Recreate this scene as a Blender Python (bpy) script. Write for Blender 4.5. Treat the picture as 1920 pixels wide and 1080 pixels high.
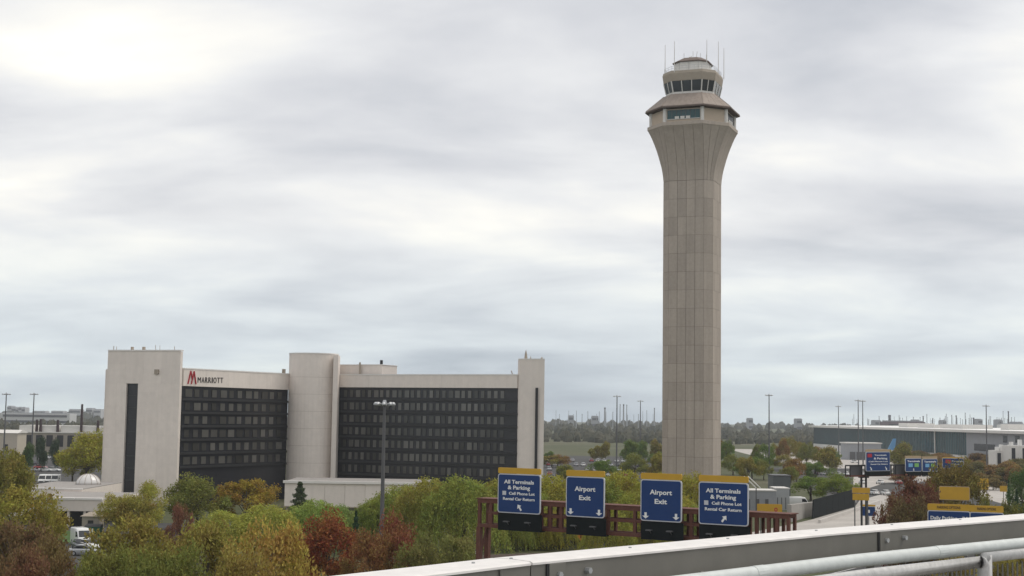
import bpy, math, random
from mathutils import Vector, Matrix

R = math.radians
sc = bpy.context.scene
for o in list(bpy.data.objects):
    bpy.data.objects.remove(o)
COL = sc.collection

# ------------------------------------------------------------------ camera
CAM = Vector((0, 0, 20.0))
F_PX, PITCH, ROLL = 2700.0, math.atan(241 / 2700.0), R(0.85)
FWD = Vector((0, math.cos(PITCH), math.sin(PITCH)))
RT = Vector((1, 0, 0))
UP = RT.cross(FWD)
CX = RT * math.cos(ROLL) + UP * math.sin(ROLL)
CY = UP * math.cos(ROLL) - RT * math.sin(ROLL)
cam_d = bpy.data.cameras.new('camera')
cam_d.sensor_width = 36
cam_d.lens = F_PX / 1920 * 36
cam_d.clip_start = 0.1
cam_d.clip_end = 30000
cam = bpy.data.objects.new('camera', cam_d)
m3 = Matrix((CX, CY, -FWD)).transposed()
cam.matrix_world = Matrix.Translation(CAM) @ m3.to_4x4()
COL.objects.link(cam)
sc.camera = cam

# ------------------------------------------------------------------ light and sky
SUN_EL, SUN_AZ = R(58), R(75)          # azimuth from +Y towards +X
w = bpy.data.worlds.new('World')
sc.world = w
w.use_nodes = True
nt = w.node_tree
nt.nodes.clear()


def N(nt, t, **k):
    n = nt.nodes.new(t)
    for a, b in k.items():
        setattr(n, a, b)
    return n


def math_n(nt, op, a=None, b=None, c=None, clamp=False):
    n = N(nt, 'ShaderNodeMath', operation=op, use_clamp=clamp)
    for i, v in enumerate((a, b, c)):
        if v is None:
            continue
        if isinstance(v, (int, float)):
            n.inputs[i].default_value = v
        else:
            nt.links.new(v, n.inputs[i])
    return n.outputs[0]


def ramp(nt, fac, stops):
    n = N(nt, 'ShaderNodeValToRGB')
    el = n.color_ramp.elements
    while len(el) < len(stops):
        el.new(0.5)
    for e, (p, c) in zip(el, stops):
        e.position = p
        e.color = (*c, 1)
    nt.links.new(fac, n.inputs[0])
    return n.outputs[0]


L = nt.links.new
SKY_A, SKY_B, SKY_C, SKY_D = 0.4, 5.2, 1.1, 8.3
geo = N(nt, 'ShaderNodeTexCoord')
sep = N(nt, 'ShaderNodeSeparateXYZ')
L(geo.outputs['Generated'], sep.inputs[0])
zpos = math_n(nt, 'MAXIMUM', sep.outputs[2], 0.0)
zz = math_n(nt, 'ADD', zpos, 0.19)
u = math_n(nt, 'DIVIDE', sep.outputs[0], zz)
v = math_n(nt, 'DIVIDE', sep.outputs[1], zz)
cmb = N(nt, 'ShaderNodeCombineXYZ')
L(u, cmb.inputs[0]); L(v, cmb.inputs[1])


def cloud_noise(loc, scl, rot, detail, rough, dist):
    mp = N(nt, 'ShaderNodeMapping')
    mp.inputs['Location'].default_value = loc
    mp.inputs['Rotation'].default_value = (0, 0, R(rot))
    mp.inputs['Scale'].default_value = scl
    L(cmb.outputs[0], mp.inputs[0])
    n = N(nt, 'ShaderNodeTexNoise')
    n.inputs['Scale'].default_value = 1.0
    n.inputs['Detail'].default_value = detail
    n.inputs['Roughness'].default_value = rough
    n.inputs['Distortion'].default_value = dist
    L(mp.outputs[0], n.inputs[0])
    return n.outputs[0]


n1 = cloud_noise((SKY_A, SKY_B, 0), (1.15, 1.6, 1), 22, 6, 0.53, 0.25)
n2 = cloud_noise((SKY_C, SKY_D, 3), (0.6, 0.8, 1), 12, 2, 0.5, 0.1)
fac = math_n(nt, 'ADD', math_n(nt, 'MULTIPLY', n1, 0.55), math_n(nt, 'MULTIPLY', n2, 0.45))
cloud = ramp(nt, fac, [(0.37, (0.365, 0.376, 0.402)), (0.455, (0.490, 0.492, 0.505)),
                       (0.52, (0.590, 0.588, 0.585)), (0.585, (0.710, 0.692, 0.645)), (0.65, (0.87, 0.84, 0.765))])
# cloud seen low over the horizon is far off and bluer
low = math_n(nt, 'MULTIPLY_ADD', zpos, -7.5, 1.0, clamp=True)
tint = N(nt, 'ShaderNodeMix', data_type='RGBA', blend_type='MULTIPLY')
L(math_n(nt, 'MULTIPLY', low, 0.75), tint.inputs['Factor'])
L(cloud, tint.inputs['A'])
tint.inputs['B'].default_value = (0.66, 0.81, 0.92, 1)
bg_c = N(nt, 'ShaderNodeBackground')
L(tint.outputs['Result'], bg_c.inputs[0])
bg_c.inputs[1].default_value = 1.0
sky = N(nt, 'ShaderNodeTexSky', sky_type='NISHITA')
sky.sun_disc = False
sky.sun_elevation = SUN_EL
sky.sun_rotation = SUN_AZ
bg_s = N(nt, 'ShaderNodeBackground')
L(sky.outputs[0], bg_s.inputs[0])
bg_s.inputs[1].default_value = 0.1
mx = N(nt, 'ShaderNodeMixShader')
mx.inputs[0].default_value = 0.93
L(bg_s.outputs[0], mx.inputs[1]); L(bg_c.outputs[0], mx.inputs[2])
wo = N(nt, 'ShaderNodeOutputWorld')
L(mx.outputs[0], wo.inputs[0])

sl = bpy.data.lights.new('sun', 'SUN')
sl.energy = 1.1
sl.angle = R(35)
sl.color = (1.0, 0.94, 0.85)
so = bpy.data.objects.new('sun', sl)
COL.objects.link(so)
sdir = Vector((math.sin(SUN_AZ) * math.cos(SUN_EL), math.cos(SUN_AZ) * math.cos(SUN_EL), math.sin(SUN_EL)))
so.rotation_euler = (-sdir).to_track_quat('-Z', 'Y').to_euler()
so.location = (0, 0, 300)

sc.view_settings.view_transform = 'Standard'
sc.view_settings.look = 'None'
sc.view_settings.exposure = 0.6
sc.view_settings.gamma = 1.0
sc.view_settings.use_curve_mapping = False
sc.render.engine = 'CYCLES'
sc.cycles.use_denoising = True
sc.cycles.max_bounces = 6
sc.cycles.diffuse_bounces = 3
sc.cycles.volume_bounces = 1
sc.cycles.transparent_max_bounces = 6


# ------------------------------------------------------------------ placing helpers
def ray(px, py):
    return CX * ((px - 960) / F_PX) + CY * ((540 - py) / F_PX) + FWD


def P(px, py, Y):
    """world point that the photograph's pixel shows, at Y metres from the camera"""
    d = ray(px, py)
    return CAM + d * (Y / d.y)


def G(px, py, z=0.0):
    d = ray(px, py)
    return CAM + d * ((z - CAM.z) / d.z)


def Z(px, py, Y):
    return P(px, py, Y).z


def X(px, Y, py=800):
    return P(px, py, Y).x


# ------------------------------------------------------------------ materials
MATS = {}


def mat(name, col, rough=0.7, metal=0.0, var=0.06, scale=1.0, bump=0.0, spec=0.4, objvar=0.0, coat=0.0, stretch=None, stain=0.0):
    """procedural surface: base colour with noise variation, optional per-object tint, streaks and fine relief"""
    if name in MATS:
        return MATS[name]
    m = bpy.data.materials.new(name)
    m.use_nodes = True
    t = m.node_tree
    b = t.nodes['Principled BSDF']
    b.inputs['Roughness'].default_value = rough
    b.inputs['Metallic'].default_value = metal
    b.inputs['Specular IOR Level'].default_value = spec
    b.inputs['Coat Weight'].default_value = coat
    g = N(t, 'ShaderNodeNewGeometry')
    mpn = N(t, 'ShaderNodeMapping')
    if stretch:
        mpn.inputs['Scale'].default_value = stretch
    t.links.new(g.outputs['Position'], mpn.inputs[0])
    nz = N(t, 'ShaderNodeTexNoise')
    nz.inputs['Scale'].default_value = scale
    nz.inputs['Detail'].default_value = 6
    nz.inputs['Roughness'].default_value = 0.62
    t.links.new(mpn.outputs[0], nz.inputs[0])
    fac = math_n(t, 'MULTIPLY_ADD', nz.outputs[0], 2 * var * 1.6, 1 - var * 1.6)
    if objvar:
        oi = N(t, 'ShaderNodeObjectInfo')
        fac = math_n(t, 'MULTIPLY', fac, math_n(t, 'MULTIPLY_ADD', oi.outputs['Random'], 2 * objvar, 1 - objvar))
    if stain:
        mp3 = N(t, 'ShaderNodeMapping')
        mp3.inputs['Scale'].default_value = (1.3, 1.3, 0.07)
        t.links.new(g.outputs['Position'], mp3.inputs[0])
        nz2 = N(t, 'ShaderNodeTexNoise')
        nz2.inputs['Scale'].default_value = 1.0
        nz2.inputs['Detail'].default_value = 4
        t.links.new(mp3.outputs[0], nz2.inputs[0])
        s = math_n(t, 'MULTIPLY_ADD', nz2.outputs[0], 2.2, -0.75, clamp=True)
        fac = math_n(t, 'MULTIPLY', fac, math_n(t, 'MULTIPLY_ADD', s, stain, 1 - stain))
    hsv = N(t, 'ShaderNodeMix', data_type='RGBA', blend_type='MULTIPLY')
    hsv.inputs['Factor'].default_value = 1
    hsv.inputs['A'].default_value = (*col, 1)
    cc = N(t, 'ShaderNodeCombineColor')
    for i in range(3):
        t.links.new(fac, cc.inputs[i])
    t.links.new(cc.outputs[0], hsv.inputs['B'])
    t.links.new(hsv.outputs['Result'], b.inputs['Base Color'])
    if bump:
        bp = N(t, 'ShaderNodeBump')
        bp.inputs['Strength'].default_value = bump
        bp.inputs['Distance'].default_value = 0.05
        t.links.new(nz.outputs[0], bp.inputs['Height'])
        t.links.new(bp.outputs[0], b.inputs['Normal'])
    MATS[name] = m
    return m


def glass_mat(name, col, rough=0.12, spec=0.6, metal=0.0):
    return mat(name, col, rough=rough, spec=spec, metal=metal, var=0.12, scale=0.35, objvar=0.18)


def ground_mat(name, a, b, s1, s2, c=None, bump=0.3):
    if name in MATS:
        return MATS[name]
    m = bpy.data.materials.new(name)
    m.use_nodes = True
    t = m.node_tree
    bs = t.nodes['Principled BSDF']
    bs.inputs['Roughness'].default_value = 0.9
    bs.inputs['Specular IOR Level'].default_value = 0.2
    g = N(t, 'ShaderNodeNewGeometry')
    outs = []
    for s in (s1, s2):
        nz = N(t, 'ShaderNodeTexNoise')
        nz.inputs['Scale'].default_value = s
        nz.inputs['Detail'].default_value = 7
        t.links.new(g.outputs['Position'], nz.inputs[0])
        outs.append(nz.outputs[0])
    f = math_n(t, 'ADD', math_n(t, 'MULTIPLY', outs[0], 0.6), math_n(t, 'MULTIPLY', outs[1], 0.4))
    st = [(0.38, a), (0.62, b)] if c is None else [(0.36, a), (0.5, b), (0.64, c)]
    colr = ramp(t, f, st)
    t.links.new(colr, bs.inputs['Base Color'])
    bp = N(t, 'ShaderNodeBump')
    bp.inputs['Strength'].default_value = bump
    t.links.new(outs[1], bp.inputs['Height'])
    t.links.new(bp.outputs[0], bs.inputs['Normal'])
    MATS[name] = m
    return m


def leaf_mat():
    m = bpy.data.materials.new('foliage')
    m.use_nodes = True
    t = m.node_tree
    t.nodes.clear()
    oi = N(t, 'ShaderNodeObjectInfo')
    g = N(t, 'ShaderNodeNewGeometry')
    tc = N(t, 'ShaderNodeTexCoord')
    nz = N(t, 'ShaderNodeTexNoise')
    nz.inputs['Scale'].default_value = 0.38
    nz.inputs['Detail'].default_value = 3
    t.links.new(g.outputs['Position'], nz.inputs[0])
    hs = N(t, 'ShaderNodeHueSaturation')
    t.links.new(oi.outputs['Color'], hs.inputs['Color'])
    h = math_n(t, 'MULTIPLY_ADD', nz.outputs[0], 0.12, 0.44)
    h = math_n(t, 'ADD', h, math_n(t, 'MULTIPLY_ADD', g.outputs['Random Per Island'], 0.04, -0.02))
    t.links.new(h, hs.inputs['Hue'])
    hs.inputs['Saturation'].default_value = 1.15
    val = math_n(t, 'MULTIPLY_ADD', g.outputs['Random Per Island'], 0.55, 1.13)
    nb = N(t, 'ShaderNodeTexNoise')
    nb.inputs['Scale'].default_value = 0.9
    nb.inputs['Detail'].default_value = 2
    t.links.new(g.outputs['Position'], nb.inputs[0])
    val = math_n(t, 'MULTIPLY', val, math_n(t, 'MULTIPLY_ADD', nb.outputs[0], 1.3, 0.5))
    t.links.new(val, hs.inputs['Value'])
    d = N(t, 'ShaderNodeBsdfDiffuse')
    t.links.new(hs.outputs[0], d.inputs[0])
    tr = N(t, 'ShaderNodeBsdfTranslucent')
    t.links.new(hs.outputs[0], tr.inputs[0])
    mxs = N(t, 'ShaderNodeMixShader')
    mxs.inputs[0].default_value = 0.3
    t.links.new(d.outputs[0], mxs.inputs[1]); t.links.new(tr.outputs[0], mxs.inputs[2])
    o = N(t, 'ShaderNodeOutputMaterial')
    t.links.new(mxs.outputs[0], o.inputs[0])
    return m


M_CONC = mat('precast_concrete', (0.415, 0.358, 0.308), 0.85, var=0.10, scale=1.6, bump=0.25, objvar=0.075, stain=0.12)
M_JOINT = mat('joint_sealant', (0.17, 0.145, 0.12), 0.9)
M_GRAVEL = mat('roof_gravel', (0.30, 0.28, 0.265), 0.9, var=0.2, scale=1.2)
M_CONC2 = mat('grey_concrete', (0.36, 0.34, 0.315), 0.85, var=0.12, scale=0.8, bump=0.25, stain=0.2)
M_PALE = mat('pale_concrete', (0.5, 0.47, 0.44), 0.85, var=0.1, scale=0.6, bump=0.2)
M_HOTEL = mat('hotel_panel_white', (0.76, 0.69, 0.635), 0.75, var=0.07, scale=0.7, bump=0.1, objvar=0.035, stain=0.06)
M_COPING = mat('pale_coping', (0.74, 0.71, 0.68), 0.6, var=0.06)
M_DARKGLASS = glass_mat('dark_bronze_glass', (0.026, 0.026, 0.03), 0.25, 0.4)
M_WINDOW = mat('hotel_window_glass', (0.085, 0.082, 0.075), 0.15, spec=0.5, var=0.15, scale=0.4, objvar=0.55)
M_CABGLASS = glass_mat('cab_glass', (0.03, 0.034, 0.038), 0.12, 0.5)
M_TEALGLASS = glass_mat('teal_glass', (0.03, 0.085, 0.095), 0.2, 0.4)
M_ROOF = mat('skirt_roof_tile', (0.33, 0.272, 0.232), 0.7, var=0.16, scale=2.2, stain=0.25)
M_RUSTEDGE = mat('rusty_edge', (0.13, 0.095, 0.08), 0.7)
M_WHITE = mat('white_paint', (0.76, 0.75, 0.73), 0.5, var=0.05)
M_OFFWHITE = mat('weathered_white', (0.62, 0.60, 0.57), 0.65, var=0.12, scale=2)
M_BEIGE = mat('beige_panel', (0.47, 0.385, 0.30), 0.75, var=0.07)
M_GREYBAND = mat('fascia_taupe', (0.34, 0.29, 0.235), 0.7, var=0.1)
M_METAL = mat('galvanised_metal', (0.42, 0.43, 0.44), 0.45, metal=0.6, var=0.08)
M_POLE = mat('pole_grey', (0.10, 0.10, 0.105), 0.6)
M_BLACK = mat('black_steel', (0.025, 0.025, 0.027), 0.6)
M_RUST = mat('weathering_steel', (0.125, 0.05, 0.036), 0.8, var=0.25, scale=3)
M_SIGNBLUE = mat('sign_blue', (0.011, 0.042, 0.155), 0.45, var=0.08, spec=0.3)
M_SIGNGOLD = mat('sign_gold', (0.54, 0.315, 0.028), 0.5, var=0.1)
M_SIGNTAN = mat('sign_tan', (0.42, 0.31, 0.19), 0.5, var=0.06)
M_SIGNEDGE = mat('sign_edge_grey', (0.55, 0.56, 0.6), 0.4)
M_SIGNWHITE = mat('sign_white', (0.8, 0.8, 0.8), 0.4, var=0.02)
M_SIGNBLACK = mat('sign_black_ink', (0.05, 0.03, 0.015), 0.5)
M_RED = mat('red_letter', (0.42, 0.02, 0.035), 0.4)
M_LETTER = mat('dark_letter', (0.03, 0.02, 0.022), 0.5)
M_SCREEN = mat('dark_catwalk_screen', (0.014, 0.017, 0.018), 0.8, spec=0.08)
M_RAILFACE = mat('rail_painted_metal', (0.172, 0.165, 0.147), 0.55, var=0.1, scale=4, stain=0.14, spec=0.3)
M_RAILCAP = mat('rail_cap_light', (0.72, 0.695, 0.675), 0.55, var=0.12, scale=5, bump=0.05)
M_RAILTUBE = mat('rail_tube_pale', (0.55, 0.58, 0.57), 0.55, var=0.14, scale=7, metal=0.1, bump=0.05)
M_RAILPIPE = mat('rail_pipe_galvanised', (0.46, 0.46, 0.455), 0.55, metal=0.3, var=0.24, scale=12, bump=0.08)
M_TRUNK = mat('bark', (0.075, 0.06, 0.048), 0.9, var=0.25, scale=6)
M_ASPHALT = ground_mat('asphalt', (0.045, 0.045, 0.047), (0.075, 0.073, 0.07), 0.08, 3.0)
M_LIGHTROAD = ground_mat('concrete_paving', (0.36, 0.335, 0.31), (0.46, 0.43, 0.40), 0.15, 2.0)
M_GRASS = ground_mat('lawn', (0.045, 0.085, 0.022), (0.085, 0.14, 0.04), 0.3, 6.0)
M_LAND = ground_mat('land', (0.045, 0.058, 0.024), (0.075, 0.08, 0.036), 0.012, 0.5, c=(0.115, 0.105, 0.07))
M_MARK = mat('road_paint', (0.7, 0.69, 0.66), 0.6, var=0.1)
M_LEAF = leaf_mat()
M_CARGLASS = mat('car_glass', (0.02, 0.022, 0.026), 0.08, spec=0.7)
M_TYRE = mat('tyre_rubber', (0.02, 0.02, 0.02), 0.9)
M_LAMP = mat('lamp_lens', (0.7, 0.7, 0.68), 0.15)
M_TAILRED = mat('tail_lamp_red', (0.35, 0.015, 0.015), 0.2)
M_GREENBIN = mat('green_bin', (0.02, 0.085, 0.06), 0.6, var=0.12)
M_TAN = mat('tan_block', (0.33, 0.29, 0.25), 0.85, var=0.1)
M_DOMEGLASS = mat('dome_acrylic', (0.62, 0.60, 0.585), 0.22, var=0.08, spec=0.7)
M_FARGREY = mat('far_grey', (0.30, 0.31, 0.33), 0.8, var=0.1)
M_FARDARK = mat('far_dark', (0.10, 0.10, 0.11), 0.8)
M_PLUM = mat('plum_roof', (0.19, 0.15, 0.16), 0.8)
M_ORANGE = mat('orange_sign', (0.55, 0.22, 0.03), 0.5)
M_FINBLUE = mat('fin_blue', (0.16, 0.36, 0.62), 0.4)


# ------------------------------------------------------------------ mesh helpers
class MB:
    def __init__(s):
        s.v, s.f = [], []

    def add(s, vs, fs):
        b = len(s.v)
        s.v += [tuple(q) for q in vs]
        s.f += [tuple(b + i for i in q) for q in fs]
        return s

    def box(s, x0, y0, z0, x1, y1, z1):
        vs = [(x, y, z) for z in (z0, z1) for y in (y0, y1) for x in (x0, x1)]
        return s.add(vs, [(0, 2, 3, 1), (4, 5, 7, 6), (0, 1, 5, 4), (2, 6, 7, 3), (0, 4, 6, 2), (1, 3, 7, 5)])

    def bar(s, a, b, wx, wz=None, up=(0, 0, 1)):
        """rectangular bar from a to b"""
        wz = wz or wx
        a, b = Vector(a), Vector(b)
        d = (b - a).normalized()
        upv = Vector(up)
        if abs(d.dot(upv)) > 0.98:
            upv = Vector((0, 1, 0))
        r = d.cross(upv).normalized()
        q = r.cross(d).normalized()
        vs = []
        for p in (a, b):
            for i, j in ((-1, -1), (1, -1), (1, 1), (-1, 1)):
                vs.append(p + r * (i * wx / 2) + q * (j * wz / 2))
        return s.add(vs, [(0, 1, 2, 3), (7, 6, 5, 4), (0, 4, 5, 1), (1, 5, 6, 2), (2, 6, 7, 3), (3, 7, 4, 0)])

    def tube(s, pts, rad, n=10, cap=True):
        pts = [Vector(p) for p in pts]
        rads = rad if isinstance(rad, (list, tuple)) else [rad] * len(pts)
        vs, fs = [], []
        for i, p in enumerate(pts):
            if i == 0:
                d = pts[1] - pts[0]
            elif i == len(pts) - 1:
                d = pts[-1] - pts[-2]
            else:
                d = (pts[i + 1] - p).normalized() + (p - pts[i - 1]).normalized()
            d.normalize()
            ref = Vector((0, 0, 1)) if abs(d.z) < 0.95 else Vector((1, 0, 0))
            r = d.cross(ref).normalized()
            q = r.cross(d).normalized()
            for k in range(n):
                a = 2 * math.pi * k / n
                vs.append(p + (r * math.cos(a) + q * math.sin(a)) * rads[i])
        for i in range(len(pts) - 1):
            for k in range(n):
                k2 = (k + 1) % n
                fs.append((i * n + k, i * n + k2, (i + 1) * n + k2, (i + 1) * n + k))
        if cap:
            fs.append(tuple(range(n - 1, -1, -1)))
            fs.append(tuple((len(pts) - 1) * n + k for k in range(n)))
        return s.add(vs, fs)

    def prism(s, poly, z0, z1):
        """vertical prism on a plan polygon (counter-clockwise)"""
        n = len(poly)
        vs = [(p[0], p[1], z0) for p in poly] + [(p[0], p[1], z1) for p in poly]
        fs = [tuple(range(n - 1, -1, -1)), tuple(range(n, 2 * n))]
        for i in range(n):
            j = (i + 1) % n
            fs.append((i, j, n + j, n + i))
        return s.add(vs, fs)

    def loft(s, rings, cap=True):
        n = len(rings[0])
        vs = [p for r in rings for p in r]
        fs = []
        for i in range(len(rings) - 1):
            for k in range(n):
                k2 = (k + 1) % n
                fs.append((i * n + k, i * n + k2, (i + 1) * n + k2, (i + 1) * n + k))
        if cap:
            fs.append(tuple(range(n - 1, -1, -1)))
            fs.append(tuple((len(rings) - 1) * n + k for k in range(n)))
        return s.add(vs, fs)

    def slab(s, quad, nrm, t0, t1):
        """slab on a quad (ccw from outside), from offset t0 to t1 along its normal"""
        nrm = Vector(nrm)
        vs = [Vector(q) + nrm * t0 for q in quad] + [Vector(q) + nrm * t1 for q in quad]
        return s.add(vs, [(3, 2, 1, 0), (4, 5, 6, 7), (0, 1, 5, 4), (1, 2, 6, 5), (2, 3, 7, 6), (3, 0, 4, 7)])

    def mesh(s, name, m, smooth=False):
        me = bpy.data.meshes.new(name)
        me.from_pydata(s.v, [], s.f)
        me.materials.append(m)
        if smooth:
            me.polygons.foreach_set('use_smooth', [True] * len(me.polygons))
        me.update()
        return me

    def build(s, name, m, parent=None, smooth=False, bevel=0.0):
        o = bpy.data.objects.new(name, s.mesh(name, m, smooth))
        COL.objects.link(o)
        if parent is not None:
            o.parent = parent
        if bevel:
            bv = o.modifiers.new('bevel', 'BEVEL')
            bv.width = bevel
            bv.segments = 2
            bv.limit_method = 'ANGLE'
        return o


def tag(o, label, cat, group=None, kind=None):
    o['label'] = label
    o['category'] = cat
    if group:
        o['group'] = group
    if kind:
        o['kind'] = kind
    return o


def thing(name, loc, label, cat, group=None, rz=0.0):
    o = bpy.data.objects.new(name, None)
    o.empty_display_size = 0.5
    o.location = loc
    o.rotation_euler = (0, 0, rz)
    COL.objects.link(o)
    return tag(o, label, cat, group)


def structure(name, mb, m):
    o = mb.build(name, m)
    o['kind'] = 'structure'
    return o


def copy_tree(o, parent=None):
    c = o.copy()
    COL.objects.link(c)
    c.parent = parent
    for ch in o.children:
        copy_tree(ch, c)
    return c


def text_mesh(txt, name, m, w=None, h=None, bold=0.0, depth=0.02, align='CENTER'):
    """flat lettering as a mesh in the XZ plane (facing -Y), centred, fitted to cap height h and width w"""
    cu = bpy.data.curves.new('lettering', 'FONT')
    cu.body = txt
    cu.offset = bold
    cu.extrude = depth
    cu.resolution_u = 3
    ob = bpy.data.objects.new('lettering', cu)
    COL.objects.link(ob)
    dg = bpy.context.evaluated_depsgraph_get()
    dg.update()
    me = bpy.data.meshes.new_from_object(ob.evaluated_get(dg))
    bpy.data.objects.remove(ob)
    xs = [q.co.x for q in me.vertices]
    x0, x1 = min(xs), max(xs)
    cap = 0.69
    sy = (h or cap) / cap
    sx = (w / (x1 - x0)) if w else sy
    for q in me.vertices:
        x, y, z = q.co
        q.co = ((x - (x0 + x1) / 2) * sx, -z, (y - cap / 2) * sy)
    me.materials.clear()
    me.materials.append(m)
    me.name = name
    return me


def put(me, name, parent, loc, rz=0.0):
    o = bpy.data.objects.new(name, me)
    COL.objects.link(o)
    o.parent = parent
    o.location = loc
    o.rotation_euler = (0, 0, rz)
    return o


def arrow_mb(L_, ang, wd=0.12, y=-0.03):
    """arrow in XZ plane pointing at ang (0 = right, 90 = up)"""
    pts = [(-L_ / 2, -wd / 2), (0.05 * L_, -wd / 2), (0.05 * L_, -wd * 1.5), (L_ / 2, 0), (0.05 * L_, wd * 1.5), (0.05 * L_, wd / 2), (-L_ / 2, wd / 2)]
    ca, sa = math.cos(R(ang)), math.sin(R(ang))
    q = [(x * ca - z * sa, x * sa + z * ca) for x, z in pts]
    n = len(q)
    mb = MB()
    mb.add([(x, y, z) for x, z in q] + [(x, y + 0.03, z) for x, z in q],
           [tuple(range(n)), tuple(range(2 * n - 1, n - 1, -1))] + [(i, n + i, n + (i + 1) % n, (i + 1) % n) for i in range(n)])
    return mb


def rrect(w, h, r, n=4):
    pts = []
    for cx, cz, a0 in ((w / 2 - r, h / 2 - r, 0), (-w / 2 + r, h / 2 - r, 90), (-w / 2 + r, -h / 2 + r, 180), (w / 2 - r, -h / 2 + r, 270)):
        for k in range(n + 1):
            a = R(a0 + 90 * k / n)
            pts.append((cx + r * math.cos(a), cz + r * math.sin(a)))
    return pts


def plate(poly, y0, y1):
    """plate with outline in XZ (ccw seen from -Y), between y0 (front) and y1"""
    n = len(poly)
    mb = MB()
    mb.add([(x, y0, z) for x, z in poly] + [(x, y1, z) for x, z in poly],
           [tuple(range(n)), tuple(range(2 * n - 1, n - 1, -1))] + [(i, n + i, n + (i + 1) % n, (i + 1) % n) for i in range(n)])
    return mb

# ------------------------------------------------------------------ ground, roads, deck
structure('ground', MB().add([(-6000, -150, 0), (6000, -150, 0), (6000, 6400, 0), (-6000, 6400, 0)], [(0, 1, 2, 3)]), M_LAND)


def sheet(name, pts, m, z=0.004):
    mb = MB()
    mb.add([(p[0], p[1], z) for p in pts], [tuple(range(len(pts)))])
    return structure(name, mb, m)


# gantry line (its road runs square to it)
GA, GB = Vector((-2.75, 128.1, 0)), Vector((22.3, 112.2, 0))
GD = (GB - GA).normalized()
GN = Vector((-GD.y, GD.x, 0))            # away from the camera
mid = (GA + GB) / 2
sheet('road', [mid - GD * 11.5 - GN * 110, mid + GD * 11.5 - GN * 110, mid + GD * 11.5 + GN * 340, mid - GD * 11.5 + GN * 340], M_ASPHALT)
for k in (-1, 1):
    e = mid + GD * 10.9 * k
    sheet('road_edge_line', [e - GD * 0.08 - GN * 110, e + GD * 0.08 - GN * 110, e + GD * 0.08 + GN * 340, e - GD * 0.08 + GN * 340], M_MARK, 0.008)
for k in (-3.65, 0, 3.65):
    e = mid + GD * k
    mb = MB()
    for s in range(-110, 340, 12):
        q = e + GN * s
        mb.add([(*(q - GD * 0.07).xy, 0.008), (*(q + GD * 0.07).xy, 0.008), (*(q + GD * 0.07 + GN * 3).xy, 0.008), (*(q - GD * 0.07 + GN * 3).xy, 0.008)], [(0, 1, 2, 3)])
    structure('lane_line', mb, M_MARK)

sheet('hotel_car_park', [(-150, 150), (-30, 150), (-30, 240), (-50, 262), (-150, 262)], M_ASPHALT)
sheet('lawn', [(-82, 224), (-68, 214), (-62, 236), (-80, 246)], M_GRASS, 0.008)
sheet('left_car_park', [(-260, 330), (-90, 330), (-90, 640), (-260, 640)], M_ASPHALT)
sheet('plaza_paving', [G(1600, 925), G(1660, 905), G(1745, 902), G(1745, 888), G(1600, 890)][::-1], M_LIGHTROAD, 0.012)
sheet('service_road', [G(1400, 1015), G(1500, 1000), G(1665, 990), G(1690, 960), G(1660, 925), G(1612, 938), G(1603, 950), G(1523, 974), G(1484, 983), G(1400, 1000)], M_LIGHTROAD, 0.012)
sheet('ramp_paving', [G(1835, 932), G(1900, 950), G(1925, 940), G(1880, 918), G(1850, 908), G(1836, 915)], M_LIGHTROAD, 0.012)
sheet('apron', [(120, 560), (900, 300), (1200, 900), (150, 1000)], M_LIGHTROAD, 0.004)

# ------------------------------------------------------------------ control tower
TY = 315.0
TX = P(1298, 480, TY).x
tower = thing('control_tower', (TX, TY, 0), 'tall beige concrete airport control tower with flared top and glazed cab', 'control tower', rz=R(-21))
PXM = 8.46


def zt(py, r=0.0):
    return Z(1298, py, TY - r)


def octo(L_, c, z):
    a, l = L_ / 2 + c * 0.70711, L_ / 2
    return [Vector(q + (z,)) for q in ((a, -l), (a, l), (l, a), (-l, a), (-a, l), (-a, -l), (-l, -a), (l, -a))]


SL, SCH = 66 / PXM, 20 / PXM


def flare(g, z, inset=0.0):
    return octo(SL + g * 1.02 - inset * 0.83, SCH + g * 4.12 - inset * 0.83, z)


z340 = zt(340, 4)
FL = [(340, 0), (330, 0.03), (319, 0.085), (310, 0.15), (301, 0.235), (291, 0.33), (280, 0.45), (270, 0.575), (260, 0.715), (251, 0.85), (243, 1.0)]
core = MB().loft([flare(0, 0, 0.1), flare(0, z340, 0.1)] + [flare(g, zt(y, 4), 0.1) for y, g in FL[1:]])
core.build('shaft_core', M_JOINT, tower)
rows = 18
rh = z340 / rows
VIS = (5, 6, 7, 0)


def face_quad(rb, rt, i, u0, u1):
    j = (i + 1) % 8
    return [rb[i].lerp(rb[j], u0), rb[i].lerp(rb[j], u1), rt[i].lerp(rt[j], u1), rt[i].lerp(rt[j], u0)]


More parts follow.
